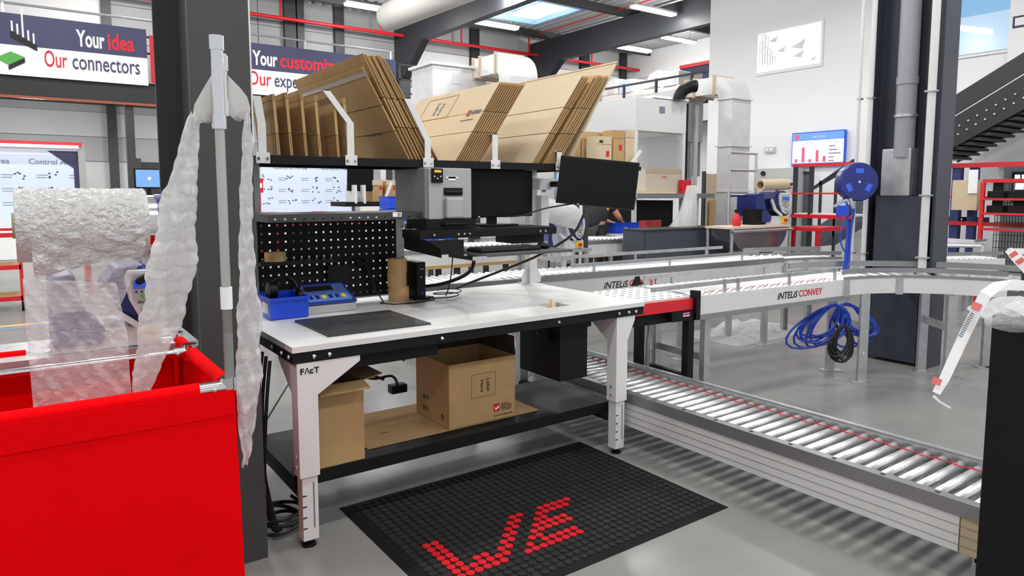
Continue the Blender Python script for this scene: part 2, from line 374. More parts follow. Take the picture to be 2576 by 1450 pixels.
for (X, Y, r, lab) in ((6.51, 2.84, .034, 'white conduit on the near flange of the navy column'), (6.515, 3.37, .022, 'white conduit on the far flange of the navy column'), (6.50, 3.47, .014, 'thin white conduit left of the navy column')):
    t2 = thing('conduit', lab, 'conduit', (X, Y, .9)); MB().cyl((X, Y, .75 if r > .03 else .8), (X, Y, 6.98), r, n=12).build('pipe_tube', GREYL, t2, True)
    for z in (1.0, 1.55, 2.45, 3.4): MB().box(X-r*1.2, min(6.559, X+.04), Y-r*1.3, Y+r*1.3, z, z+.014).build('clip', GALV, t2)
# --- mezzanine on the left with banners
DKF = mat('mezzanine_dark', (30, 30, 32), .6); RUST = mat('rust_edge', (150, 76, 48), .6)
t = thing('mezzanine', 'long dark mezzanine deck carrying the slogan banners along the back wall', 'mezzanine', (2, 17, 0))
B('deck_slab', DKF, t, -9, 8.4, 17.1, 19.9, 3.72, 3.95); B('fascia_beam', DKF, t, -9, 8.4, 17.02, 17.1, 3.5, 3.88); B('edge_strip', RUST, t, -9, 8.4, 16.98, 17.02, 3.45, 3.5)
for X in (-4, 2.1, 8.2): B('post', STEEL_DK, t, X-.08, X+.08, 17.1, 17.26, 0, 3.72)
for k in range(3): MB().cyl((-9, 17.15, 5.3-.0*k+(-.35*k)), (8.4, 17.15, 5.3-.35*k), .025, n=8).build('handrail', GALV if k == 0 else STEEL_DK, t)
for X in (-6, -3, 0, 3, 6, 8.3): B('rail_post', GALV, t, X-.02, X+.02, 17.12, 17.18, 3.95, 5.3)
WV = mat('banner_white', (236, 236, 238), .6); NVY = mat('banner_navy', (52, 54, 88), .6)
def banner(label, x0, x1, l1, p2, l2, tx):
    t = thing('banner', label, 'banner', ((x0+x1)/2, 16.97, 3.9), 'slogan banners on the mezzanine')
    B('backing', WV, t, x0, x1, 16.93, 16.97, 3.88, 5.06); B('navy_band', NVY, t, x0, x1, 16.92, 16.93, 4.46, 5.06)
    for k_ in range(3): xb_ = x0+.4+(x1-x0-.8)*k_/2; B('mounting_bracket', GALV, t, xb_-.03, xb_+.03, 16.9705, 17.119, 4.93, 4.97)
    for s_, (a, b), z_, sz, m_, bo in zip((l1, p2, 'Our', l2), tx, (4.57, 4.57, 4.1, 4.1), (.46, .46, .46, .46), (WV, INKR, INKR, INKN), (.012, .012, .002, .002)):
        xa, xb = yp(a, 120, 16.915).x, yp(b, 120, 16.915).x; text(s_, (xa, 16.915, z_), XD, ZD, sz, m_, t, bold=bo, fit=xb-xa)
    return t
t = banner('navy and white banner reading Your idea Our connectors', -4.2, 2.47, 'Your', 'idea', 'connectors', ((193, 264), (272, 338), (110, 167), (180, 349)))
B('red_end_strip', INKR, t, 2.53, 2.95, 16.92, 16.96, 3.95, 4.95)
pA = yp(58, 92, 16.92); m = MB(); m.prism([pA+V(q) for q in ((-.2,0,.1),(.22,0,-.14),(.22,0,-.26),(-.2,0,-.04))], (0,-.01,0)); m.build('pin_header', INK, t)
for i, h_ in enumerate((.2, .2, .55, .2, .2)): q = pA+V((-.17+.085*i, -.006, .08-.05*i)); MB().cyl(q, q+V((0,0,h_)), .017, n=6).build('pin', WV, t)
pA = yp(28, 145, 16.92); m = MB(); m.prism([pA+V(q) for q in ((-.25,0,-.03),(.0,0,.12),(.22,0,.03),(-.05,0,-.14))], (0,-.01,0)); m.build('green_connector', GREEN, t)
m = MB(); m.prism([pA+V(q) for q in ((.22,0,.02),(-.05,0,-.15),(-.05,0,-.24),(.22,0,-.07))], (0,-.01,0)); m.build('connector_side', INK, t)
t = banner('navy and white banner reading Your customization behind the standing cartons', 3.05, 8.35, 'Your', 'customization', 'expertise', ((634, 697), (703, 905), (622, 680), (688, 800)))
# stair and rail at the mezzanine end
t = thing('access_platform', 'dark steel landing with handrails at the end of the banner mezzanine', 'platform', (9, 17, 0))
B('deck_slab', DKF, t, 8.5, 10.4, 17.1, 19.4, 3.72, 3.9)
for X in (8.55, 9.2, 9.85, 10.35): B('rail_post', STEEL_DK, t, X-.025, X+.025, 17.1, 17.15, 3.9, 5.0)
for z in (4.25, 4.6, 5.0): MB().bar((8.5, 17.12, z), (10.4, 17.12, z), .04, .04).build('handrail', STEEL_DK, t)
for X in (8.6, 10.3): B('post', STEEL_DK, t, X-.06, X+.06, 17.15, 17.27, 0, 3.72)
# --- sprinkler pipe
RUSTP = RED
t = thing('sprinkler_pipe', 'red sprinkler pipe running along the back wall under the roof', 'pipe', (5, 19.4, 6.3))
MB().cyl((-2, 19.4, 6.32), (19.95, 19.4, 6.32), .05, n=10).build('main_pipe', RED, t, True)
for X in (6.15, 9.1, 11.9, 14.6, 17.5): 
    MB().cyl((X, 19.4, 6.32), (X, 19.4, 6.9), .03, n=8).build('riser', RED, t, True); MB().cyl((X, 19.4, 6.9), (X, 10.8, 6.9), .018, n=8).build('branch_pipe', RED, t, True)
# --- big textile duct under the roof
t = thing('round_duct', 'large pale round air duct hanging under the roof', 'duct')
a = yp(968, 47, 15.5); R = .32
prof = [(.02, 0), (R*.5, .02), (R*.8, .07), (R*.95, .16), (R, .3), (R, 12.0), (.02, 12.0)]
m = MB(); m.lathe([(r, -z) for r, z in prof][::-1], (0, 0, 0), 32, 'y'); ca, sa = math.cos(.05), math.sin(.05); m.v = [(a.x+x*ca-y*sa, a.y+x*sa+y*ca, a.z+z) for x, y, z in m.v]; m.build('duct_tube', mat('duct_fabric', (190, 188, 184), .6, 0, .03, 5), t, True)
for y in (14, 11, 8): xx = a.x+(15.5-y)*.05; MB().cyl((xx, y, a.z+R-.02), (xx, y, 6.99), .008, n=5).build('hanger', GALV, t)
# --- right mezzanine with machines
t = thing('machine_mezzanine', 'white fronted mezzanine deck with railing in the far bay', 'mezzanine', (14, 14, 0))
B('deck_slab', DKF, t, 14.02, 19.9, 10.5, 19.3, 3.5, 3.7); B('fascia', WPAINT, t, 13.98, 14.02, 10.5, 19.3, 3.36, 3.78); B('toe_beam', RED, t, 14.3, 14.4, 10.5, 19.3, 4.17, 4.24)
for k in range(8): y = 10.6+k*1.2; B('rail_post', STEEL_NV, t, 14.0, 14.05, y-.03, y+.03, 3.7, 4.6)
for z in (4.05, 4.56): MB().bar((14.02, 10.5, z), (14.02, 19.3, z), .05, .05).build('handrail', STEEL_NV, t)
for y in (11, 14.5, 18): B('post', STEEL_NV, t, 14.1, 14.25, y-.08, y+.08, 0, 3.5)
struct(B('wall_under_mezzanine', OFF, None, 15.2, 15.3, 10.5, 19.0, 0, 3.49))
CREAM = mat('machine_cream', (226, 226, 222), .4)
for i, (yy, lab) in enumerate(((15.25, 'cream moulding machine on the far mezzanine, farther one'), (13.55, 'cream moulding machine on the far mezzanine, nearer the white wall'))):
    t = thing('moulding_machine', lab, 'machine', (15.5, yy, 3.5), 'cream machines on the far mezzanine'); x = 14.75
    B('base_frame', STEEL_NV, t, x+.1, x+1.4, yy-0.612, yy+0.544, 3.701, 4.2); B('base', CREAM, t, x, x+1.5, yy-0.714, yy+0.646, 4.2, 4.5, bev=.03)
    MB().prism([(x, yy+0.612, 4.5), (x, yy+0.408, 4.9), (x, yy+0.068, 5.0), (x, yy-0.068, 4.5)], (1.2, 0, 0)).build('hood', CREAM, t, bev=.03)
    B('window_frame', mat('machine_blue_white', (205, 218, 236), .3), t, x-.02, x, yy-0.578, yy-0.136, 4.5, 4.85); B('cabinet', CREAM, t, x, x+1, yy-0.680, yy-0.136, 4.5, 4.88, bev=.02)
    B('vent_panel', GREYL, t, x-.015, x, yy+0.136, yy+0.374, 4.55, 4.75); B('rail_guard', RED, t, x-.05, x, yy-0.680, yy+0.612, 4.2, 4.26)
a = xp(1712, 166, 16.6); t = thing('storage_rack', 'dark rack with red beams at the top of the far mezzanine', 'rack', (a.x, a.y, 3.5))
B('rack_panel', INKN, t, 16.6, 17.4, a.y-1.6, a.y, 3.701, a.z); B('beam', RED, t, 16.55, 16.6, a.y-1.6, a.y, a.z-.1, a.z); B('beam', RED, t, 16.55, 16.6, a.y-1.6, a.y, a.z-.85, a.z-.75)
# --- black stair at the right
t = thing('steel_stair', 'black steel staircase rising to the right beside the office wall', 'stair', (11.5, 2.5, 0))
a = xp(2336, 405, 11.6); b = xp(2640, 240, 11.6); a3 = xp(2336, 331, 11.6); b3 = xp(2640, 146, 11.6)
dn = V((0, 0, -.95))
q0 = xp(2336, 281, 11.6); q1 = xp(2640, 91, 11.6)
for X in (11.6, 12.6): MB().prism([V((X, a.y, a.z)), V((X, b.y, b.z)), V((X, b.y, b3.z)), V((X, a.y, a3.z))], (.06, 0, 0)).build('stringer', mat('stair_black', (28, 28, 31), .5), t)
MB().prism([V((11.6, q0.y, a3.z)), V((11.6, q1.y, b3.z)), V((11.6, q1.y, q1.z)), V((11.6, q0.y, q0.z))], (.03, 0, 0)).build('side_panel', mat('stair_panel', (32, 33, 36), .5), t)
n = 13
for i in range(n):
    f = (i+.5)/n; y = a.y+(b.y-a.y)*f; z = a.z+(b.z-a.z)*f+.02
    B('tread', STEEL_DK, t, 11.66, 12.6, y-.16, y+.16, z-.02, z+.02)
    for s in (-.05, .05): MB().ball((11.59, y+s*2.2, z+.2), .018, 5).build('bolt', GALV, t)
# ================================================================== packing table
TX0, TX1, TY0, TY1, TZ = .925, 3.07, 2.905, 4.06, .92
t = thing('packing_table', 'long white topped packing table with white front legs and black lower shelf', 'table', (2, 3.4, 0))
HX0, HX1, HY0, HY1 = 2.46, 2.62, 3.07, 3.20
m = MB(); zb = TZ-.026
xs = [TX0, HX0, HX1, TX1]; ys = [TY0, HY0, HY1, TY1]
for z, fl_ in ((TZ, False), (zb, True)):
    o = len(m.v); m.v += [(x, y, z) for y in ys for x in xs]
    for j in range(3):
        for i in range(3):
            if i == 1 and j == 1: continue
            f = (o+j*4+i, o+j*4+i+1, o+(j+1)*4+i+1, o+(j+1)*4+i); m.f.append(f[::-1] if fl_ else f)
def side(a, b): m.f.append((a+16, b+16, b, a))
for a, b in ((0,1),(1,2),(2,3),(3,7),(7,11),(11,15),(15,14),(14,13),(13,12),(12,8),(8,4),(4,0),(6,5),(5,9),(9,10),(10,6)): side(a, b)
m.build('tabletop', WHITE, t)
m = MB(); z0 = TZ-.075
m.box(TX0+.004, TX1-.004, TY0+.006, TY0+.03, z0, zb-.0005).box(TX0+.004, TX1-.004, TY1-.03, TY1-.006, z0, zb-.0005).box(TX0+.004, TX0+.03, TY0+.03, TY1-.03, z0, zb-.0005).box(TX1-.03, TX1-.004, TY0+.03, TY1-.03, z0, zb-.0005)
m.build('edge_frame', BLACK, t)
for x in (1.02, 1.09, 1.66, 2.4, 2.86, 3.0, 2.94): MB().ball((x, TY0+.004, TZ-.052), .011, 6).build('bolt', CHROME, t)
for y in (2.96, 3.06, 3.2): MB().ball((TX0+.002, y, TZ-.052), .011, 6).build('bolt', CHROME, t)
def frontleg(x0, x1, y0, y1, lx):
    zt = TZ-.076
    lg = MB().box(x0, x1, y0, y0+.006, .33, zt).box(x0, x0+.006, y0+.006, y1, .33, zt).box(x1-.006, x1, y0+.006, y1, .33, zt).build('leg', WPAINT, t)
    MB().box(x0+.012, x1-.008, y0+.01, y1-.006, .035, .60).build('leg_extension', WPAINT, lg)
    for z in (.09, .14, .19, .24): B('slot_mark', INK, lg, x0+.0115, x0+.03, y0+.009, y0+.0105, z, z+.006)
    B('slot', INKG, lg, x1-.03, x1-.024, y0+.0085, y0+.0098, .09, .3)
    MB().lathe([(.032, 0), (.03, .012), (.012, .016), (.012, .04)], ((x0+x1)/2, (y0+y1)/2, 0), 14).build('foot', BLACKP, lg, True)
    g = [(x1, y0, zt), (x1+lx, y0, zt), (x1+lx, y0, zt-.025), (x1, y0, zt-.15)] if lx > 0 else [(x0, y0, zt), (x0+lx, y0, zt), (x0+lx, y0, zt-.025), (x0, y0, zt-.15)]
    MB().prism([(a, b+.001, c) for a, b, c in g], (0, .005, 0)).build('gusset', WPAINT, lg)
    MB().prism([(x0, y1, zt), (x0, y1+.18, zt), (x0, y1+.18, zt-.025), (x0, y1, zt-.15)], (.005, 0, 0)).build('gusset', WPAINT, lg)
    for z in (.37, .42): MB().ball((x0-.001, (y0+y1)/2, z), .009, 6).build('bolt', CHROME, lg)
    return lg
lg = frontleg(.945, 1.035, 2.913, 2.993, .2)
text('F', (.958, 2.9115, .795), XD, ZD, .036, INK, lg, bold=.0012); text('\u039b', (.977, 2.9115, .795), XD, ZD, .036, INK, lg); text('c', (1.0, 2.9115, .795), XD, ZD, .04, INK, lg, bold=.001); text('T', (1.021, 2.9115, .795), XD, ZD, .036, INK, lg, bold=.0008)
frontleg(2.85, 2.94, 2.915, 2.995, -.001 if False else .06)
for x in (1.0, 2.9):
    MB().box(x-.035, x+.035, 3.9, 3.96, .02, zb-.05).build('back_leg', GALV, t)
    MB().bar((x+.06, 3.93, .25), (x+.3, 3.93, .6), .03, .01).build('back_brace', GALV, t)
# lower shelf
m = MB().box(.955, 2.93, 3.03, 3.66, .29, .30).box(.955, 2.93, 3.03, 3.04, .24, .29).box(.955, 2.93, 3.65, 3.66, .24, .29).box(.955, .965, 3.04, 3.65, .24, .29).box(2.92, 2.93, 3.04, 3.65, .24, .29)
m.build('lower_shelf', BLACK, t)
for x in (1.0, 2.88): B('shelf_arm', BLACK, t, x-.03, x+.03, 2.99, 3.9, .2, .239)
B('under_tray', BLACK, t, 1.1, 1.66, 2.95, 3.35, TZ-.14, TZ-.076); 
# paper in the hole
m = MB(); m.prism([(2.5, 3.1, .87), (2.56, 3.11, .87), (2.535, 3.12, .955), (2.515, 3.11, .96)], (0, .02, .0)); o = m.build('paper_scrap', mat('cream_paper', (235, 205, 150), .8), None, bev=.003)
tag(o, 'crumpled cream paper poking out of the square hole in the white table', 'paper')
o = MB().box(2.44, 2.64, 3.05, 3.22, .835, .8435).build('waste_chute', CARD, None)
tag(o, 'cardboard piece seen through the square hole of the table', 'cardboard')
# black bin under the table
t = thing('waste_bin', 'black sheet metal bin hanging under the right end of the table', 'bin', (2.6, 3.2, .5))
x0, x1, y0, y1, z0, z1 = 2.51, 2.72, 3.03, 3.42, .485, .842
B('body', BLACK, t, x0, x1, y0, y1, z0, z1-.05); B('rim', BLACK, t, x0-.012, x1+.012, y0-.02, y1+.01, z1-.05, z1); B('latch', BLACKP, t, x0-.02, x0, y0+.08, y0+.13, z1-.13, z1-.06); MB().ball((x0-.003, y0+.2, z1-.1), .008, 6).build('rivet', CHROME, t)
# ------------------------------------------------ open cartons
def opencarton(name, label, x0, x1, y0, y1, z0, z1, flaps, m=CARD, mf=None):
    t = thing(name, label, 'carton', ((x0+x1)/2, (y0+y1)/2, z0)); th = .006
    B('bottom', m, t, x0, x1, y0, y1, z0, z0+th)
    B('front_wall', m, t, x0, x1, y0, y0+th, z0+th, z1); B('back_wall', m, t, x0, x1, y1-th, y1, z0+th, z1)
    B('side_wall', m, t, x0, x0+th, y0+th, y1-th, z0+th, z1); B('side_wall', m, t, x1-th, x1, y0+th, y1-th, z0+th, z1)
    for k, (L, ang) in flaps.items():
        dz = L*math.sin(ang); dh = L*math.cos(ang)
        if k == 'f': c = [(x0, y0, z1), (x1, y0, z1), (x1, y0-dh, z1+dz), (x0, y0-dh, z1+dz)]
        if k == 'b': c = [(x0, y1, z1), (x1, y1, z1), (x1, y1+dh, z1+dz), (x0, y1+dh, z1+dz)]
        if k == 'l': c = [(x0, y0, z1), (x0, y1, z1), (x0-dh, y1, z1+dz), (x0-dh, y0, z1+dz)]
        if k == 'r': c = [(x1, y0, z1), (x1, y1, z1), (x1+dh, y1, z1+dz), (x1+dh, y0, z1+dz)]
        c = [V(q) for q in c]; nrm = (c[1]-c[0]).cross(c[2]-c[1]).normalized()
        MB().prism(c, nrm*.005).build('flap', mf or m, t)
    return t
d = math.radians
bz = .309
t = opencarton('shipping_carton', 'large open shipping carton with a Label Here print under the table', 1.83, 2.265, 3.135, 3.51, bz, .66, {'b': (.11, d(92)), 'r': (.11, d(96))}, CARD, mat('shaded_inner_card', (58, 50, 42), .9))  # flaps coloured dark to match the shadow inside the carton
fr = 3.1345
for a in (((1.972,.455),(2.13,.455)),((1.972,.585),(2.13,.585)),((1.972,.455),(1.972,.585)),((2.13,.455),(2.13,.585))):
    MB().bar((a[0][0], fr, a[0][1]), (a[1][0], fr, a[1][1]), .001, .0016).build('label_outline', INK, t)
text('Label', (2.07, fr, .556), -ZD, XD, .036, INK, t); text('Here', (2.03, fr, .552), -ZD, XD, .034, INK, t)
B('logo_square', INKR, t, 2.118, 2.158, fr-.001, fr, .352, .398)
MB().prism([(2.123, fr-.0015, .382), (2.133, fr-.0015, .372), (2.14, fr-.0015, .38), (2.153, fr-.0015, .386), (2.15, fr-.0015, .372), (2.138, fr-.0015, .366), (2.128, fr-.0015, .362)], (0, -.001, 0)).build('logo_mark', PAPER, t)
for i, s in enumerate(('W\u00dcRTH', 'ELEKTRONIK', 'MORE THAN', 'YOU EXPECT')): text(s, (2.168, fr, .386-i*.011), XD, ZD, .0125, INK, t)
text('www.we-online.com', (2.118, fr, .325), XD, ZD, .0155, INK, t)
for z in (.42, .355): text('|||| 32', (1.8295, 3.43, z), -YD, ZD, .03, INK, t)
text('\u2191', (1.8295, 3.23, .34), -YD, ZD, .05, INK, t)
t = opencarton('shipping_carton', 'tall open carton on the lower shelf behind the left table leg', 1.062, 1.305, 3.045, 3.33, .30, .69, {'f': (.09, d(-12)), 'r': (.1, d(10)), 'b': (.12, d(30)), 'l': (.1, d(80))})
t = thing('flat_carton', 'flattened brown carton sheet lying on the lower shelf', 'cardboard', (1.9, 3.3, .3))
B('sheet', CARD, t, 1.36, 2.44, 3.14, 3.66, .3005, .306); B('handle_slot', INK, t, 1.5, 1.55, 3.3, 3.307, .306, .3065); B('fold', CARDE, t, 1.9, 1.903, 3.14, 3.66, .306, .3065)
# ------------------------------------------------ superstructure
t = thing('station_frame', 'black overhead shelf frame on grey uprights above the packing table', 'shelf', (2, 3.9, TZ))
PZ = 1.76
for x, z_ in ((1.075, PZ-.02), (1.955, 1.428), (3.02, PZ-.02)): B('upright', WPAINT, t, x-.032, x+.032, 3.95, 4.01, TZ+.003, z_)
B('base_plate', WPAINT, t, 2.95, 3.06, 3.86, 4.05, TZ+.0005, TZ+.006)
for s in (-1, 1):
    MB().prism([(3.02+s*.032, 3.975, TZ+.006), (3.02+s*.085, 3.975, TZ+.006), (3.02+s*.085, 3.975, TZ+.06), (3.02+s*.05, 3.975, TZ+.115), (3.02+s*.032, 3.975, TZ+.125)], (0, .006, 0)).build('gusset', WPAINT, t)
y0s = 3.55
os_ = MB().box(1.0, 3.055, y0s, 4.02, PZ, PZ+.008).box(1.0, 3.055, y0s, y0s+.006, PZ-.036, PZ).box(1.0, 3.055, 4.014, 4.02, PZ-.036, PZ).box(1.0, 1.006, y0s, 4.02, PZ-.036, PZ).box(3.049, 3.055, y0s, 4.02, PZ-.036, PZ).build('overhead_shelf', BLACK, t)
DH = mat('hole_dark', (6, 6, 6), .8)
for i in range(40): B('perforation', DH, os_, 1.06+i*.05, 1.068+i*.05, y0s-.001, y0s, PZ-.022, PZ-.014)
# white dividers with bolt plates
def hoop(px, lean, h1, h2, label_x):
    p = yp(px, 395, y0s-.006); x = p.x
    dv = MB().box(x-.034, x+.034, y0s-.006, y0s-.002, PZ-.034, PZ+.02).build('divider_bracket', WPAINT, t, bev=.001)
    for s in (-.021, .021): MB().ball((x+s, y0s-.007, PZ-.01), .0085, 6).build('bolt', CHROME, dv)
    pts = [(x, PZ+.02), (x, PZ+h1), (x+lean, PZ+h2)]
    for (xa, za), (xb, zb_) in zip(pts[:-1], pts[1:]):
        for yy in (y0s,):
            MB().prism([(xa-.02, yy, za), (xa+.02, yy, za), (xb+.02, yy, zb_), (xb-.02, yy, zb_)], (0, .004, 0)).build('divider_strip', WPAINT, dv)
    xa, za = pts[-1]; B('divider_strip', WPAINT, dv, xa-.02, xa+.02, y0s, y0s+.3, za-.004, za)
    return x
hoop(662, -.02, .16, .3, 0)
hoop(884, -.13, .19, .355, 0)
hoop(1078, -.13, .12, .35, 0)
hoop(1247, 0, .14, .18, 0)
hoop(1409, .0, .06, .09, 0)
# bin shelf over the pegboard
bs = MB().box(1.02, 1.93, 3.52, 3.94, 1.462, 1.47).box(1.02, 1.93, 3.52, 3.526, 1.43, 1.462).box(1.02, 1.026, 3.526, 3.94, 1.43, 1.462).box(1.924, 1.93, 3.526, 3.94, 1.43, 1.462).build('bin_shelf', mat('dark_grey_shelf', (58, 59, 60), .45), t)
for i in range(17): B('perforation', DH if i not in (0, 1, 2, 8, 9, 10, 11) else PAPER, bs, 1.05+i*.05, 1.06+i*.05, 3.5185, 3.5195, 1.442, 1.449)
p = yp(1000, 540, 3.519); B('barcode_label', PAPER, bs, p.x-.03, p.x+.025, 3.517, 3.519, p.z-.013, p.z+.013)
for i in range(5): B('barcode_bar', INK, bs, p.x+.0+i*.004, p.x+.002+i*.004, 3.5165, 3.517, p.z-.01, p.z+.01)
# pegboard: real perforated sheet
PX0, PX1, PZ0, PZ1, PY = 1.08, 1.925, TZ+.03, 1.42, 3.935
nx, nz = 19, 10; cx_ = (PX1-PX0)/nx; cz_ = (PZ1-PZ0)/nz; hh = .0054
m = MB(); xs = [PX0]; zs = [PZ0]
for i in range(nx): c = PX0+(i+.5)*cx_; xs += [c-hh, c+hh]
for i in range(nz): c = PZ0+(i+.5)*cz_; zs += [c-hh, c+hh]
xs.append(PX1); zs.append(PZ1); W = len(xs)
for yy in (PY, PY+.003): m.v += [(x, yy, z) for z in zs for x in xs]
off = W*len(zs)
for j in range(len(zs)-1):
    for i in range(W-1):
        if i % 2 == 1 and j % 2 == 1:
            a, b, c, e = j*W+i, j*W+i+1, (j+1)*W+i+1, (j+1)*W+i
            for p_, q_ in ((a, b), (b, c), (c, e), (e, a)): m.f.append((p_, q_, q_+off, p_+off))
            continue
        a = (j*W+i, j*W+i+1, (j+1)*W+i+1, (j+1)*W+i); m.f.append(a); m.f.append(tuple(q+off for q in a[::-1]))
m.build('pegboard', BLACK, t)
B('peg_tray', BLACK, t, 1.06, 1.5, 3.82, 3.934, 1.18, 1.2)
p = yp(850, 690, 3.93); B('holder_pocket', BLACKP, t, p.x-.07, p.x+.06, 3.90, 3.934, p.z-.06, p.z+.06); MB().prism([(p.x-.03, 3.899, p.z-.0), (p.x+.05, 3.899, p.z-.0), (p.x+.02, 3.899, p.z+.02)], (0, -.002, 0)).build('holder_slot', DH, t)
for z in (1.17, 1.24, 1.36, 1.42): MB().ball((1.975, 3.945, z), .012, 6).build('bolt', CHROME, t)
# printer and monitor shelf
ps = MB().box(1.78, 1.99, 3.35, 3.56, 1.362, 1.37).box(1.99, 2.74, 3.35, 3.93, 1.362, 1.37).box(1.78, 2.74, 3.35, 3.356, 1.325, 1.362).box(1.78, 1.786, 3.356, 3.56, 1.325, 1.362).box(2.734, 2.74, 3.356, 3.93, 1.325, 1.362).build('printer_shelf', BLACK, t)
for px in (1092, 1153, 1168, 1181, 1359, 1372): p = yp(px, 580, 3.348); MB().ball((p.x, 3.349, 1.345), .009, 6).build('bolt', CHROME, ps)
MB().prism([(1.79, 3.3, 1.324), (1.79, 3.56, 1.324), (1.79, 3.56, 1.26), (1.79, 3.14, 1.24), (1.79, 3.14, 1.29)], (.006, 0, 0)).build('side_bracket', BLACK, t)
B('side_bracket', BLACK, t, 1.8, 2.0, 3.25, 3.32, 1.245, 1.32); B('side_bracket', BLACK, t, 2.45, 2.68, 3.4, 3.6, 1.27, 1.32)
B('tray_slide', CHROME, t, 1.93, 2.02, 3.05, 3.3, 1.225, 1.245)
B('keyboard_tray', mat('tray_grey', (80, 81, 82), .5), t, 2.02, 2.62, 3.05, 3.4, 1.238, 1.252)
# monitor arm bracket at the right upright
B('arm_bracket', WPAINT, t, 3.0, 3.14, 3.86, 3.94, 1.6, 1.68); B('arm_bracket', WPAINT, t, 3.05, 3.12, 3.9, 3.95, 1.3, 1.56)
# ------------------------------------------------ cartons stored on the overhead shelf
def carton(name, label, b, tp, y0, y1, th, group, nf=(.22, .78), parts=True, m=CARD, m2=CARDE):
    """flattened carton: panel between base point b=(x,z) and top point tp, from y0 to y1, folded double"""
    b, tp = V((b[0], 0, b[1])), V((tp[0], 0, tp[1])); u = tp-b; n = V((-u.z, 0, u.x)).normalized()
    t = thing(name, label, 'carton', (b.x, (y0+y1)/2, b.z), group)
    def board(f0, f1, o0, o1, nm, mm, yy0=y0, yy1=y1):
        pa, pb = b+u*f0, b+u*f1
        c = [pa+n*o0, pb+n*o0, pb+n*o1, pa+n*o1]
        MB().prism([q+V((0, yy0, 0)) for q in c], (0, yy1-yy0, 0)).build(nm, mm, t)
    g = .004
    board(nf[0]+g, nf[1]-g, -th*.45, th*.45, 'body_panel', m)
    board(0, nf[0]-g, -th*.42, -th*.08, 'flap', m); board(0, nf[0]-g, th*.08, th*.42, 'flap', m)
    board(nf[1]+g, 1, -th*.42, -th*.08, 'flap', m); board(nf[1]+g, 1, th*.08, th*.42, 'flap', m)
    return t
zsf = PZ+.0085
ORD = ['first', 'second', 'third', 'fourth', 'fifth', 'sixth', 'seventh', 'eighth', 'ninth', 'tenth', 'eleventh', 'twelfth', 'thirteenth', 'fourteenth']
# six small cartons standing upright
edges = (702, 734, 771, 806, 852, 877); tops = (237, 233, 236, 240, 242, 247)
for i, (e, tpx) in enumerate(zip(edges, tops)):
    p = yp(e, 375, 3.56); q = yp(e-6, tpx, 3.56)
    t_ = carton('small_carton', '%s small brown carton from the steel column in the upright row' % ORD[i], (p.x, zsf+.001), (p.x-.02, q.z), 3.56, 3.9+.02*(i % 3), .016, 'small cartons standing on the overhead shelf', (.36, .9), m=CARD)
# stack leaning left
base_l, base_r = yp(1030, 388, y0s+.02).x, yp(1102, 388, y0s+.02).x
for i in range(9):
    bx = base_l+(base_r-base_l)*i/8
    q = yp(907+i*7.2, (139, 133, 137, 140, 139, 144, 139, 141, 146)[i], y0s+.02)
    if i == 0: q = yp(912, 168, y0s+.02)
    t_ = carton('large_carton', '%s large flattened carton, counted from the small ones, of the stack leaning left' % ORD[i], (bx, zsf+.001), (q.x, q.z), y0s+.02+.004*(i % 2), (4.75 if i else 4.9)-.03*(i % 3), .0105, 'flattened cartons leaning left', (.32, .6))
    if i == 0:
        u = V((q.x-bx, 0, q.z-zsf)); n_ = V((-u.z, 0, u.x)).normalized()
        c = V((bx, 0, zsf))+u*.93+n_*.0072; MB().obox((c.x, 4.2, c.z), u*.022, (0, .66, 0), n_*.0006).build('tape_strip', mat('clear_tape', (178, 170, 160), .25), t_)
        c = V((bx, 0, zsf))+u*.32+n_*.0072; MB().obox((c.x, 3.85, c.z), u*.004, (0, .12, 0), n_*.0006).build('hand_slot', INK, t_)
# stack leaning right (middle)
bl, br = yp(1146, 392, y0s+.03).x, yp(1208, 392, y0s+.03).x
for i in range(12):
    bx = bl+(br-bl)*i/11; q = yp(1258+i*5.7, 206+i*.5, y0s+.03)
    t_ = carton('wide_carton', '%s pale flattened carton from the left in the middle stack leaning right' % ORD[i], (bx, zsf+.001), (q.x, q.z), y0s+.03, 4.62-.004*i, .0072, 'flattened cartons leaning right in the middle', (.36, .62), m=CARDL if i == 0 else CARD)
    if i == 0:
        u = V((q.x-bx, 0, q.z-zsf)); L = u.length; un = u.normalized(); n_ = V((-u.z, 0, u.x)).normalized()
        def onface(fy, fu): c = V((bx, 0, zsf))+u*fu+n_*.0056; return V((c.x, fy, c.z))
        text('Label', onface(4.25, .86), -un, -YD, .05, INKG, t_); text('Here', onface(4.18, .84), -un, -YD, .05, INKG, t_)
        for a, b in ((4.42, .9), (4.05, .9)): pass
        for fy0, fu0, fy1, fu1 in ((4.42,.93,4.02,.93),(4.42,.62,4.02,.62),(4.42,.62,4.42,.93),(4.02,.62,4.02,.93)):
            MB().bar(onface(fy0, fu0), onface(fy1, fu1), .002, .002).build('label_outline', CARDE, t_)
        c = onface(3.74, .62); MB().obox(c, un*.022, (0, .022, 0), n_*.0005).build('logo_square', mat('faded_red_ink', (150, 78, 70), .8), t_)
        for k in range(3): text('MORE THAN YOU', onface(3.70, .635-.02*k), -YD, un, .012, INKG, t_)
        text('www.we-online.com', onface(3.80, .52), -YD, un, .018, INKG, t_)
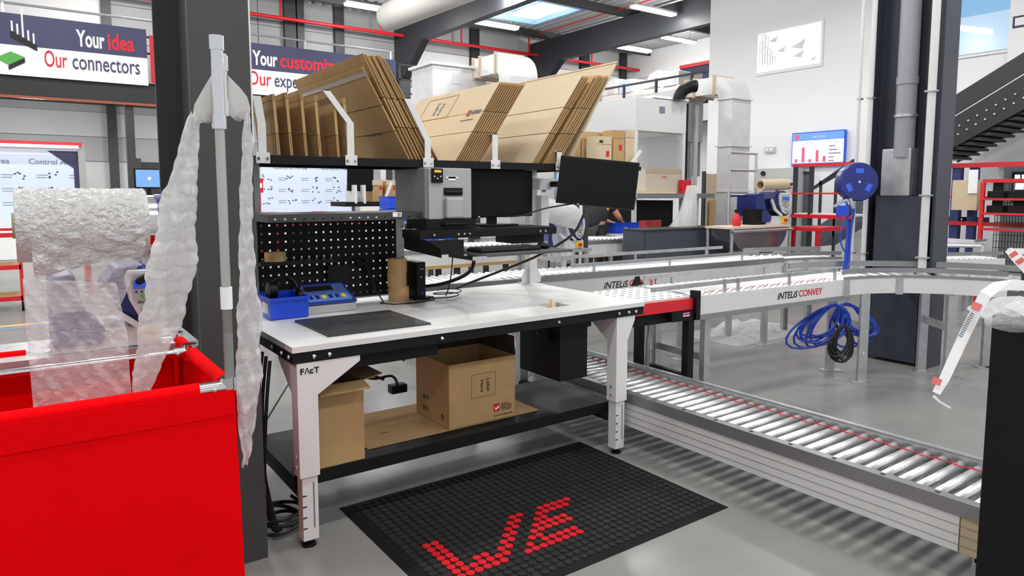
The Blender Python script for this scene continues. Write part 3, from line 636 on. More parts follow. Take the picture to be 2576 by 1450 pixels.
# stack leaning right (far right)
spec = [(1338, 1466, 188), (1343, 1471, 192), (1348, 1477, 192), (1353, 1481, 196), (1372, 1497, 190), (1377, 1504, 191), (1382, 1508, 189), (1387, 1513, 190), (1392, 1518, 193), (1398, 1524, 192), (1403, 1529, 190)]
for i, (bx_, tx_, ty_) in enumerate(spec):
    p = yp(bx_, 396, y0s+.03); q = yp(tx_, ty_, y0s+.03)
    t_ = carton('wide_carton', '%s flattened carton from the left in the right hand stack' % ORD[i], (p.x, zsf+.001), (q.x, q.z), y0s+.03, 4.75, .0075, 'flattened cartons leaning right at the right end', (.33, .62), m=CARDL if i == 0 else CARD)
p = yp(1430, 392, y0s+.03); q = yp(1553, 155, y0s+.03); carton('wide_carton', 'largest flattened carton, standing tallest at the right end of the overhead shelf', (p.x, zsf+.001), (q.x, q.z), y0s+.03, 5.0, .012, 'flattened cartons leaning right at the right end', (.3, .98), m=CARDL)
# ------------------------------------------------ label printer
t = thing('label_printer', 'grey industrial label printer with small display on the shelf', 'printer', (2.04, 3.7, 1.43))
x0, x1, y0, y1, z0, z1 = 1.885, 2.20, 3.48, 3.86, 1.428, 1.722
B('side_cover', PRT, t, x0, x0+.11, y0, y1, z0, z1, bev=.008); B('front_housing', PRTL, t, x0+.1105, x1, y0+.004, y1, z0, z1, bev=.006)
B('front_column', PRTL, t, x0+.02, x0+.109, y0-.008, y0-.0005, z0, z1-.004, bev=.003)
B('control_panel', BLACKP, t, x0+.035, x0+.108, y0-.022, y0-.0085, z1-.085, z1-.004, bev=.004); B('display', mat('lcd_amber', (190, 160, 40), .3, emit=.6), t, x0+.05, x0+.095, y0-.0245, y0-.0225, z1-.028, z1-.014)
for k in range(3): MB().cyl((x0+.05+.02*k, y0-.026, z1-.05-.012*(k == 1)), (x0+.05+.02*k, y0-.0225, z1-.05-.012*(k == 1)), .005, n=8).build('key', GREYL, t)
B('label_sticker', PAPER, t, x0+.14, x0+.22, y0+.001, y0+.0035, z1-.06, z1-.05); B('label_sticker', PAPER, t, x0+.155, x0+.205, y0+.001, y0+.0035, z1-.072, z1-.048)
B('exit_slot', DH, t, x0+.125, x0+.25, y0-.001, y0+.0035, z0+.135, z0+.18); B('output_guide', PRTL, t, x0+.125, x0+.245, y0-.03, y0+.003, z0+.002, z0+.125, bev=.012); MB().cyl((x0+.13, y0-.004, z0+.155), (x0+.24, y0-.004, z0+.155), .009).build('roller', BLACKP, t)
t = thing('printer_stand', 'black drawer base under the label printer', 'stand', (2.0, 3.6, 1.37))
B('body', BLACKP, t, 1.87, 2.2, 3.44, 3.68, 1.371, 1.427); MB().tube([(1.97, 3.44, 1.40), (1.98, 3.42, 1.4), (2.12, 3.42, 1.4), (2.13, 3.44, 1.4)], .009).build('handle', BLACKP, t)
# ------------------------------------------------ monitors
def monitor(label, c, rt_, up_, wdt, hgt, stand=None):
    c, rt_, up_ = V(c), V(rt_).normalized(), V(up_).normalized(); n = rt_.cross(up_)
    t = thing('monitor', label, 'monitor', tuple(c))
    MB().obox(c-n*.02, rt_*wdt/2, up_*hgt/2, n*.018).build('housing', BLACKP, t, bev=.004)
    MB().obox(c, rt_*(wdt/2-.012), up_*(hgt/2-.016), n*.0025).build('screen', SCREEN, t)
    MB().obox(c-up_*(hgt/2-.004)-rt_*wdt*.22+n*.002, rt_*.007, up_*.004, n*.002).build('badge', GREYL, t)
    if stand:
        z = stand; b = c-up_*hgt/2
        MB().bar((b.x-n.x*.05, b.y-n.y*.05, z+.012), (c.x-n.x*.05, c.y-n.y*.05, c.z), .07, .02).build('neck', BLACKP, t)
        MB().box(b.x-.14, b.x+.11, b.y-.1, b.y+.12, z+.0005, z+.012).build('foot', BLACKP, t, bev=.004)
    return t
p0, p1 = yp(1150, 415, 3.66), yp(1337, 541, 3.66)
monitor('black monitor standing on the shelf right of the label printer', ((p0.x+p1.x)/2, 3.66, 1.575), (1, .0, 0), (0, 0, 1), p1.x-p0.x+.02, .30, 1.3705)
D2 = 4.5
c4 = [dp(*q, D2) for q in ((1413, 392), (1609, 408), (1597, 530), (1397, 508))]
cc = sum(c4, V())/4
t = monitor('wide black monitor hanging tilted off the right end of the station', cc, (c4[1]+c4[2]-c4[0]-c4[3]), (c4[0]+c4[1]-c4[2]-c4[3]), ((c4[1]+c4[2]-c4[0]-c4[3])/2).length, ((c4[0]+c4[1]-c4[2]-c4[3])/2).length)
MB().tube([cc+V((.02, .03, 0)), cc+V((.08, .3, .0)), V((3.1, 3.85, 1.64))], .022).build('mount_arm', BLACKP, t)
# keyboard and mouse
t = thing('keyboard', 'black keyboard on the pull-out tray', 'keyboard', (2.22, 3.2, 1.252))
B('base', BLACKP, t, 2.03, 2.44, 3.12, 3.27, 1.2525, 1.27, bev=.004)
kd = MB().box(-.0085, .0085, -.0085, .0085, 0, .008).mesh('key'); kd.materials.append(mat('key_black', (34, 34, 36), .5))
for r in range(6):
    for c in range(20):
        link('key', kd, None, t, loc=(2.045+c*.02, 3.135+r*.0225, 1.27))
t = thing('mouse', 'black computer mouse beside the keyboard', 'mouse', (2.52, 3.2, 1.252))
MB().ball((2.52, 3.2, 1.268), .03, 10, (1.1, 1.7, .6)).build('shell', BLACKP, t, True); MB().cyl((2.51, 3.23, 1.285), (2.53, 3.23, 1.285), .006, n=8).build('wheel', RUBBER, t)
# ------------------------------------------------ table-top items
t = thing('weighing_plate', 'dark flat weighing plate let into the table top', 'scale', (1.39, 3.24, TZ))
B('plate', mat('worn_dark_plate', (62, 63, 64), .4, .3, .3, 14), t, 1.125, 1.65, 3.0, 3.475, TZ+.006, TZ+.013); B('rim', CHROME, t, 1.118, 1.657, 2.993, 3.482, TZ+.0005, TZ+.006)
t = thing('scale_display', 'blue sloped weighing display unit behind the dark plate', 'scale display', (1.45, 3.8, TZ))
q = [zp(775, 792, TZ), zp(885, 778, TZ), zp(893, 752, TZ)]; x0, x1, y0, y1 = 1.25, 1.53, 3.64, 3.86
MB().prism([(x0, y0, TZ+.0005), (x0, y1, TZ+.0005), (x0, y1, TZ+.13), (x0, y0, TZ+.045)], (x1-x0, 0, 0)).build('body', PRTL, t, bev=.006)
sl = V((0, y1-y0, .085)).normalized(); nn = V((0, -sl.z, sl.y))
def onsl(fx, fs, h=.0): return V((x0+(x1-x0)*fx, y0, TZ+.045))+sl*(.236*fs)+nn*h
def slab(nm, m_, fx0, fx1, fs0, fs1, h0, h1): MB().prism([onsl(fx0, fs0, h0), onsl(fx1, fs0, h0), onsl(fx1, fs1, h0), onsl(fx0, fs1, h0)], nn*(h1-h0)).build(nm, m_, t)
slab('blue_face', mat('display_blue', (42, 62, 150), .4), -.01, 1.01, .0, 1.0, .0065, .013); slab('face_panel', mat('display_panel', (92, 124, 196), .5), .05, .95, .1, .9, .013, .014)
slab('display', DH, .12, .7, .6, .84, .014, .0155)
for k in range(6): slab('key', YEL if k in (2, 5) else NAVY, .1+.135*k, .18+.135*k, .22, .38, .014, .0155)
def euro_bin(label, x0, x1, y0, y1, z0, h, group=None, lab=True):
    t = thing('storage_bin', label, 'bin', ((x0+x1)/2, (y0+y1)/2, z0), group); th = .004
    B('bottom', BLUE, t, x0+.008, x1-.008, y0+.008, y1-.008, z0, z0+th)
    for nm, a in (('front_wall', (x0, x1, y0, y0+th)), ('back_wall', (x0, x1, y1-th, y1)), ('side_wall', (x0, x0+th, y0+th, y1-th)), ('side_wall', (x1-th, x1, y0+th, y1-th))): B(nm, BLUE, t, *a, z0+th, z0+h)
    r = .008
    MB().box(x0-r, x1+r, y0-r, y0, z0+h-.016, z0+h).box(x0-r, x1+r, y1, y1+r, z0+h-.016, z0+h).box(x0-r, x0, y0, y1, z0+h-.016, z0+h).box(x1, x1+r, y0, y1, z0+h-.016, z0+h).build('rim', BLUE, t)
    if lab:
        B('label_sticker', PAPER, t, x0+.3*(x1-x0), x0+.3*(x1-x0)+.07, y0-.002, y0-.0002, z0+h*.3, z0+h*.3+.04)
        for k in range(6): B('barcode_bar', INK, t, x0+.3*(x1-x0)+.008+.009*k, x0+.3*(x1-x0)+.012+.009*k, y0-.003, y0-.002, z0+h*.3+.008, z0+h*.3+.032)
    return t
t = euro_bin('blue open bin holding a headset at the left end of the table', 1.035, 1.235, 3.585, 3.86, TZ+.0005, .115, None, False)
B('label_sticker', PAPER, t, 1.033, 1.0348, 3.62, 3.72, TZ+.03, TZ+.085)
t = thing('headset', 'black headset lying in the blue bin', 'headset', (1.12, 3.72, TZ+.1))
MB().lathe([(.01, 0), (.045, .004), (.05, .02), (.045, .045), (.015, .05)], (1.06, 3.72, TZ+.14), 18, 'x').build('ear_cup', BLACKP, t, True); MB().lathe([(.01, 0), (.03, .004), (.034, .02), (.03, .035), (.01, .04)], (1.195, 3.66, TZ+.11), 16, 'x').build('ear_cup', BLACKP, t, True)
MB().tube([(1.085+.06*(1-math.cos(a)), 3.73-.02*a, TZ+.14+.07*math.sin(a)) for a in [math.pi*k/10 for k in range(11)]], .011).build('headband', BLACKP, t, True)
MB().tube([(1.19, 3.64, TZ+.12), (1.2, 3.62, TZ+.16), (1.21, 3.6, TZ+.19)], .007).build('microphone', BLACKP, t, True)
# tape rolls
def taperoll(label, x, y, z, h, r=.055, group='brown tape rolls'):
    t = thing('tape_roll', label, 'tape', (x, y, z), group)
    MB().ring((x, y, z), (x, y, z+h), r, r*.72, 28).build('tape_winding', TAPE, t, True); MB().ring((x, y, z+.001), (x, y, z+h-.001), r*.715, r*.66, 28).build('core', CARDL, t, True); return t
taperoll('bottom brown tape roll of the stack of three on the table', 1.885, 3.83, TZ+.0005, .088, .064); taperoll('middle brown tape roll of the stack of three', 1.875, 3.83, TZ+.089, .085, .06); taperoll('top brown tape roll of the stack of three', 1.878, 3.83, TZ+.1745, .085, .06)
taperoll('single brown tape roll on the pegboard tray', 1.155, 3.872, 1.201, .05, .058)
# mini pc
t = thing('mini_computer', 'slim black mini computer standing beside the tape rolls', 'computer', (2.03, 3.86, TZ))
B('case', BLACKP, t, 1.975, 2.035, 3.76, 3.94, TZ+.016, TZ+.235, bev=.003); B('stand', BLACKP, t, 1.96, 2.06, 3.75, 3.95, TZ+.0005, TZ+.015); B('power_light', mat('blue_led', (60, 120, 255), .4, emit=2), t, 2.003, 2.009, 3.758, 3.76, TZ+.14, TZ+.146); B('badge', GREYL, t, 1.995, 2.02, 3.758, 3.76, TZ+.19, TZ+.195); B('badge', BLUE, t, 2.003, 2.018, 3.758, 3.76, TZ+.035, TZ+.05)
# hand scanner on the pegboard
t = thing('hand_scanner', 'black corded hand scanner hanging on the pegboard', 'scanner', (1.68, 3.9, 1.15))
a = yp(918, 665, 3.9); b = yp(948, 735, 3.86)
MB().tube([a+V((-.05, 0, .01)), a+V((0, 0, .012)), a+V((.012, -.005, -.02)), b], [.018, .022, .014, .009]).build('grip', BLACKP, t, True)
MB().tube([b, b+V((.03, -.03, -.06)), V((1.72, 3.74, TZ+.01)), V((1.78, 3.68, TZ+.005)), V((1.92, 3.66, TZ+.005)), V((2.06, 3.7, TZ+.006)), V((2.1, 3.78, TZ+.008)), V((2.06, 3.85, TZ+.01))], .004, 6).build('cord', CABLE, t, True)
# cables of the station
def cable(label, pts, r, cat='cable', m_=CABLE, sm=4):
    P_ = [V(p) for p in pts]; out = []
    for k in range(len(P_)-1):
        p0, p1, p2, p3 = P_[max(k-1, 0)], P_[k], P_[k+1], P_[min(k+2, len(P_)-1)]
        for s in range(sm):
            f = s/sm; out.append(.5*((2*p1)+(p2-p0)*f+(2*p0-5*p1+4*p2-p3)*f*f+(3*p1-p0-3*p2+p3)*f**3))
    out.append(P_[-1]); o = MB().tube(out, r, 7).build('cable', m_, None, True); return tag(o, label, cat)
cable('thick black cable drooping from the keyboard tray to the mini computer', [yp(1190, 630, 3.5), yp(1190, 670, 3.55), yp(1165, 695, 3.65), yp(1110, 715, 3.8), (2.07, 3.9, TZ+.06), (2.037, 3.9, TZ+.05)], .012)
cable('thin black cable hanging straight from the printer shelf', [yp(1140, 628, 3.7), yp(1135, 690, 3.72), yp(1128, 727, 3.75), (2.2, 3.8, TZ+.006)], .004)
cable('black cable running from the monitor down past the upright to the table', [cc+V((-.1, 0, -.17)), yp(1440, 590, 3.6), yp(1360, 640, 3.8), yp(1290, 670, 3.9), yp(1200, 705, 3.93), yp(1150, 725, 3.9)], .009)
cable('thin cable between the two monitors under the shelf', [cc+V((-.14, .02, -.13)), yp(1370, 525, 3.6), yp(1310, 543, 3.6), yp(1240, 545, 3.72), yp(1180, 548, 3.72)], .005)
lp = [(2.06, 3.8, TZ+.01)]
for k in range(26): a = k*.55; lp.append((2.15+.09*math.cos(a+2)+.003*k, 3.74+.07*math.sin(a+2)+.002*k, TZ+.006+.0016*k))
cable('loosely coiled thin black cable on the table beside the mini computer', lp, .0035, sm=3)
for k, pts in enumerate(([(1.45, 3.9, .8), (1.5, 3.85, .6), (1.62, 3.7, .5), (1.72, 3.6, .52), (1.75, 3.58, .45)], [(1.25, 3.9, .8), (1.35, 3.8, .62), (1.5, 3.75, .58), (1.68, 3.62, .5)], [(1.6, 3.92, .82), (1.72, 3.8, .62), (1.76, 3.7, .68), (1.8, 3.6, .6)])):
    cable(('black power cable looping under the table between the cartons', 'second black cable sagging under the table left of the big carton', 'black cable curling down behind the big carton')[k], pts, .008)
o = MB().box(1.70, 1.80, 3.56, 3.62, .42, .47).build('power_block', BLACKP, None, bev=.006); tag(o, 'black power supply block hanging on cables under the table', 'power supply')
for k in range(3):
    x = .88-.012*k; cable(('outermost', 'middle', 'innermost')[k]+' black cable hanging down between column and table', [(x+.03, 3.3-.1*k, .83), (x, 3.28-.1*k, .6), (x-.01, 3.2-.05*k, .3), (x+.02, 3.15, .06), (x+.04, 3.12, .02)], .008)
lp = []
for k in range(40): a = k*.5; lp.append((.93+.11*math.cos(a), 3.2+.13*math.sin(a), .012+.0022*k+.008*math.sin(k*1.3)))
cable('heap of coiled black cable on the floor behind the left leg', lp, .009, sm=3)
# ================================================================== anti-fatigue mat
MX0, MX1, MY0, MY1 = 1.235, 2.835, 2.085, 3.22
t = thing('floor_mat', 'black rubber floor mat with studs and a red logo in front of the table', 'mat', (2, 2.65, 0))
bv = .04
m = MB(); m.add([(MX0, MY0, .001), (MX1, MY0, .001), (MX1, MY1, .001), (MX0, MY1, .001), (MX0+bv, MY0+bv, .012), (MX1-bv, MY0+bv, .012), (MX1-bv, MY1-bv, .012), (MX0+bv, MY1-bv, .012)],
    [(0,3,2,1), (4,5,6,7), (0,1,5,4), (1,2,6,5), (2,3,7,6), (3,0,4,7)]); m.build('base', RUBBER, t)
STUD = mat('rubber_stud', (30, 30, 30), .75, 0, .2, 25, 0, 60, .25); STUDR = mat('red_stud', (186, 22, 34), .7, spec=.15)
PT = .04275; OX, OY = 1.402, 2.3135
reds = set()
for j_, row in enumerate(('######..########', '#######..#.#####', '##.##.##..##....', '##.....##..######', '##......##..#####', '##.......##..##..', '##........##..#####', '##.........##..#####')):
    for i_, ch in enumerate(row):
        if ch == '#': reds.add((i_, j_))
sm_ = MB().lathe([(.0195, 0), (.0195, .003), (.016, .0042)], (0,0,0), 12).mesh('stud'); sm_.materials.append(STUD)
smr = MB().lathe([(.0195, 0), (.0195, .003), (.016, .0042)], (0,0,0), 12).mesh('stud'); smr.materials.append(STUDR)
cells = []
for i in range(-3, 34):
    for j in range(-5, 21):
        x, y = OX+i*PT, OY+j*PT
        if MX0+.055 < x < MX1-.05 and MY0+.055 < y < MY1-.05: cells.append((i, j, x, y))
plain = sorted([c for c in cells if (c[0], c[1]) not in reds], key=lambda c: (V((c[2], c[3], 0))-CAM).length)
for i, j in reds: link('red_stud', smr, None, t, loc=(OX+i*PT, OY+j*PT, .012))
for c in plain[:220]: link('stud', sm_, None, t, loc=(c[2], c[3], .012))
m = MB()
for c in plain[220:]: m.lathe([(.0195, .012), (.0195, .015), (.016, .0162)], (c[2], c[3], 0), 10)
o = m.build('stud_field', STUD, t); o['kind'] = 'stuff'
# ================================================================== conveyors
def rollerline(t, p0, dirv, wid, L, z, pitch, r, start=0.0, belts=None):
    d_ = V(dirv).normalized(); s_ = V((-d_.y, d_.x, 0))
    me = MB().cyl(-s_*wid/2, s_*wid/2, r, n=12).mesh('roller'); me.materials.append(ROLL)
    for p in me.polygons: p.use_smooth = len(p.vertices) == 4
    n = int((L-start)/pitch); p0 = V(p0)
    for k in range(n):
        c = p0+d_*(start+pitch*(k+.5))+s_*wid/2; link('roller', me, None, t, loc=(c.x, c.y, z))
    if belts is not None:
        fb = belts
        q = [(-s_*0), ]
        mb = MB().tube([V((0,0,r+.002)), d_*pitch*.5+s_*.012+V((0,0,r-.004)), d_*pitch+s_*.022+V((0,0,r+.002)), d_*pitch*1.02+s_*.022+V((0,0,0))+d_*r, ], .0028, 5).mesh('drive_belt'); mb.materials.append(RED)
        for k in range(n-1):
            c = p0+d_*(start+pitch*(k+.5))+s_*(fb-.012*(k % 2)); link('drive_belt', mb, None, t, loc=(c.x, c.y, z))
def rail(t, p0, dirv, off, L, z0, z1, th, m_, name, start=0):
    d_ = V(dirv).normalized(); s_ = V((-d_.y, d_.x, 0)); a = V(p0)+s_*off+d_*start
    MB().obox(a+d_*(L-start)/2+V((0,0,(z0+z1)/2)), d_*(L-start)/2, s_*th/2, (0,0,(z1-z0)/2)).build(name, m_, t)
def leg(t, p, z1, m_=GALV, d_=(1,0,0), w_=.07):
    d_ = V(d_).normalized(); s_ = V((-d_.y, d_.x, 0)); p = V(p)
    l = MB().obox(p+V((0,0,z1/2+.004)), d_*w_/2, s_*.003, (0,0,z1/2-.004)).obox(p+d_*(w_/2-.003)+s_*.02+V((0,0,z1/2+.004)), d_*.003, s_*.02, (0,0,z1/2-.004)).obox(p-d_*(w_/2-.003)+s_*.02+V((0,0,z1/2+.004)), d_*.003, s_*.02, (0,0,z1/2-.004)).build('support_leg', m_, t)
    MB().obox(p+V((0,0,.004)), d_*.09, s_*.05, (0,0,.004)).build('foot_plate', m_, l)
    for q in (.25, .5): 
        if q*2 < z1*1.2: MB().ball(tuple(p-s_*.004+V((0,0,q*z1*1.3))), .007, 5).build('bolt', CHROME, l)
# --- low conveyor (along Y, heading +Y), left rail at X=LX0
LX0, LX1, LZ = 3.03, 3.53, .335
t = thing('low_roller_conveyor', 'low roller conveyor with red belts running past the right end of the table', 'conveyor', (3.28, 2, 0))
YS, YE = .3, 6.1
B('near_rail', ALUD, t, LX0-.02, LX0+.03, YS, YE, LZ-.05, LZ+.012); B('far_rail', ALUD, t, LX1-.03, LX1+.02, YS, YE, LZ-.05, LZ+.02)
B('rail_top_strip', GALV, t, LX1-.008, LX1+.02, YS, YE, LZ+.0205, LZ+.03)
B('side_panel', ALU, t, LX0-.015, LX0+.005, 1.12, YE, LZ-.2, LZ-.052); B('side_panel', mat('tan_panel', (190, 172, 140), .5), t, LX0-.015, LX0+.005, YS, 1.115, LZ-.2, LZ-.052); B('side_panel', ALU, t, LX1-.005, LX1+.015, YS, YE, LZ-.2, LZ-.052)
for k in range(3): B('panel_groove', ALUD, t, LX0-.0165, LX0-.0152, YS, YE, LZ-.17+.04*k, LZ-.168+.04*k)
rollerline(t, (LX1-.03, YS, 0), (0, 1, 0), LX1-LX0-.06, YE-YS, LZ-.012, .0745, .021, belts=.06)
for k in range(18): B('rail_slot', DH, t, LX0-.005, LX0+.012, .98+k*.2235, 1.0+k*.2235, LZ+.0121, LZ+.0125)
for y in (1.02, 3.1, 5.2):
    for x in (LX0+.02, LX1-.06): B('support_leg', GALV, t, x, x+.05, y, y+.06, .001, LZ-.2); 
    B('cross_member', STEEL_DK, t, LX0+.02, LX1-.02, y+.01, y+.05, .1, .135)
for k in range(18): B('roller_bed_bar', ALUD, t, LX0+.06, LX1-.06, 1.0+k*.298, 1.02+k*.298, LZ-.12, LZ-.115)
# --- front high conveyor
CZ = .875
dA = V((math.cos(-.06), math.sin(-.06), 0)); nA = V((-dA.y, dA.x, 0))
A0 = V((3.77, 3.07, 0)); WA = .56; LA = 1.66
t = thing('high_roller_conveyor', 'high roller conveyor with INTELIS CONVEY lettering nearest the camera', 'conveyor', (4.5, 3.3, 0))
rail(t, A0, dA, 0, LA, CZ-.13, CZ+.0, .02, ALU, 'side_panel'); rail(t, A0, dA, -.004, LA, CZ-.165, CZ-.131, .03, ALUD, 'lower_lip'); rail(t, A0, dA, WA, LA, CZ-.13, CZ, .02, ALU, 'side_panel')
rail(t, A0, dA, WA, LA, CZ-.165, CZ-.131, .03, ALUD, 'lower_lip')
rollerline(t, A0+nA*.012, dA, WA-.024, LA, CZ-.012, .073, .021, belts=.05)
gl = MB().bar(A0+dA*-.42+nA*.02+V((0,0,CZ+.07)), A0+dA*1.62+nA*.02+V((0,0,CZ+.085)), .012, .03).build('guide_rail', GALV, t)
for k in (.28, .42, 1.0, 1.58): MB().bar(A0+dA*k+nA*.015+V((0,0,CZ-.01)), A0+dA*k+nA*.015+V((0,0,CZ+.095)), .02, .014, up=(1,0,0)).build('guide_post', GALV, gl)
gl = MB().bar(A0+dA*.0+nA*(WA-.02)+V((0,0,CZ+.07)), A0+dA*1.66+nA*(WA-.02)+V((0,0,CZ+.08)), .012, .03).build('guide_rail', GALV, t)
for k in (.3, 1.4): MB().bar(A0+dA*k+nA*(WA-.01)+V((0,0,CZ-.01)), A0+dA*k+nA*(WA-.01)+V((0,0,CZ+.095)), .02, .014, up=(1,0,0)).build('guide_post', GALV, gl)
def intelis(t, p, d_, h, m1=INK, m2=INKR):
    n_ = V((d_.y, -d_.x, 0)); p = V(p)+n_*.0115
    text('iNTELiS', p, d_, ZD, h, m1, t, shear=.25, bold=.0008); text('CONVEY', p+d_*h*3.55, d_, ZD, h*1.02, m2, t, bold=.0008)
intelis(t, A0+dA*.83+V((0,0,CZ-.093)), dA, .072)
for k in (.12,):
    for s in (.02, WA-.06): leg(t, A0+dA*k+nA*s, CZ-.166, GALV, dA, .06)
    MB().bar(A0+dA*k+nA*.03+V((0,0,.42)), A0+dA*k+nA*(WA-.05)+V((0,0,.42)), .01, .05).build('cross_member', GALV, t)
# --- transfer unit with cross slots between table and conveyor
t = thing('transfer_unit', 'grey transfer plate with cross shaped slots and a red front bar', 'conveyor', (3.45, 3.4, 0))
pl0, pl1 = V((3.10, 3.13, 0)), A0-dA*.02
T = .875
m = MB(); a = A0-dA*.66+nA*.03; MB().obox(A0-dA*.345+nA*.3+V((0,0,T-.015)), dA*.32, nA*.27, (0,0,.012)).build('slotted_plate', ALU, t)
for i in range(9):
    for j in range(7):
        c = A0-dA*(.64-.073*i)+nA*(.07+.078*j)+V((0,0,T-.0022))
        MB().obox(c, dA*.017, nA*.0035, (0,0,.0006)).obox(c, dA*.0035, nA*.017, (0,0,.0006)).build('cross_slot', mat('slot_grey', (140, 143, 147), .6), t)
MB().obox(A0-dA*.345+nA*.012+V((0,0,T-.05)), dA*.31, nA*.012, (0,0,.038)).build('red_front_bar', RED, t)
MB().obox(A0-dA*.345+nA*.3+V((0,0,T-.13)), dA*.3, nA*.25, (0,0,.04)).build('drive_housing', BLACK, t)
MB().obox(A0-dA*.16+nA*.005+V((0,0,T-.125)), dA*.1, nA*.02, (0,0,.032)).build('motor_box', BLACKP, t); MB().obox(A0-dA*.13+nA*-.0165+V((0,0,T-.115)), dA*.03, nA*.001, (0,0,.012)).build('warning_label', PAPER, t); MB().obox(A0-dA*.13+nA*-.018+V((0,0,T-.112)), dA*.028, nA*.001, (0,0,.006)).build('warning_print', INKR, t)
MB().obox(A0-dA*.03+nA*-.0+V((0,0,T-.06)), dA*.02, nA*.03, (0,0,.1)).build('end_bracket', BLACKP, t)
for k, s in ((.06, .03), (.02, .56)):
    MB().obox(A0-dA*k+nA*s+V((0,0,(T-.14)/2)), dA*.028, nA*.028, (0,0,(T-.14)/2-.001)).build('support_leg', BLACKP, t)
MB().bar(A0-dA*.04+nA*.05+V((0,0,.3)), A0-dA*.03+nA*.54+V((0,0,.3)), .04, .04).build('cross_member', BLACKP, t)
MB().tube([A0-dA*.1+nA*.35+V((0,0,T-.15)), A0-dA*.13+nA*.35+V((0,0,.5)), A0-dA*.13+nA*.36+V((0,0,.12)), A0-dA*.08+nA*.4+V((0,0,.022))], .02).build('cable_hose', GALV, t, True)
# --- far high conveyor
dB = V((math.cos(-.075), math.sin(-.075), 0)); nB = V((-dB.y, dB.x, 0)); B0 = V((3.48, 4.42, 0)); WB = .55; LB = 3.0
t = thing('high_roller_conveyor', 'second high roller conveyor with INTELIS CONVEY lettering partly covered by black tape', 'conveyor', (5, 4.5, 0))
rail(t, B0, dB, 0, LB, CZ-.16, CZ-.02, .02, ALU, 'side_panel'); rail(t, B0, dB, -.004, LB, CZ-.02, CZ+.03, .03, ALUD, 'upper_lip'); rail(t, B0, dB, WB, LB, CZ-.16, CZ+.0, .02, ALU, 'side_panel')
rail(t, B0, dB, 0, 0, CZ-.16, CZ-.02, .02, ALU, 'side_panel', -1.9); rail(t, B0, dB, -.004, 0, CZ-.02, CZ+.02, .03, ALUD, 'upper_lip', -1.9); rail(t, B0, dB, WB, 0, CZ-.16, CZ, .02, ALU, 'side_panel', -1.9)
rollerline(t, B0+nB*.012-dB*1.9, dB, WB-.024, LB+1.9, CZ+.0, .074, .021)
for off, z_ in ((.1, .08), (WB+.03, .1)):
    gl = MB().bar(B0+dB*.35+nB*off+V((0,0,CZ+z_)), B0+dB*2.75+nB*off+V((0,0,CZ+z_+.01)), .012, .03).build('guide_rail', GALV, t)
    for k in (.6, 1.5, 2.5): MB().bar(B0+dB*k+nB*off+V((0,0,CZ)), B0+dB*k+nB*off+V((0,0,CZ+z_+.02)), .02, .014, up=(1,0,0)).build('guide_post', GALV, gl)
intelis(t, B0+dB*.62+V((0,0,CZ-.125)), dB, .082)
q = B0+dB*.98+V((0,0,CZ-.09))-nB*.013; MB().prism([q+dB*a+V((0,0,b)) for a, b in ((-.05,-.03),(.0,.05),(.05,.05),(.06,0),(.1,-.02),(.02,-.035))], -nB*.001).build('tape_patch', INK, t); MB().obox(q+dB*.13, dB*.03, nB*.0006, (0,0,.055)).build('tape_patch', GREYL, t)
for k in (-1.7, -.6, .3, 1.6, 2.8):
    for s in (.02, WB-.06): leg(t, B0+dB*k+nB*s, CZ-.161, GALV, dB, .06)
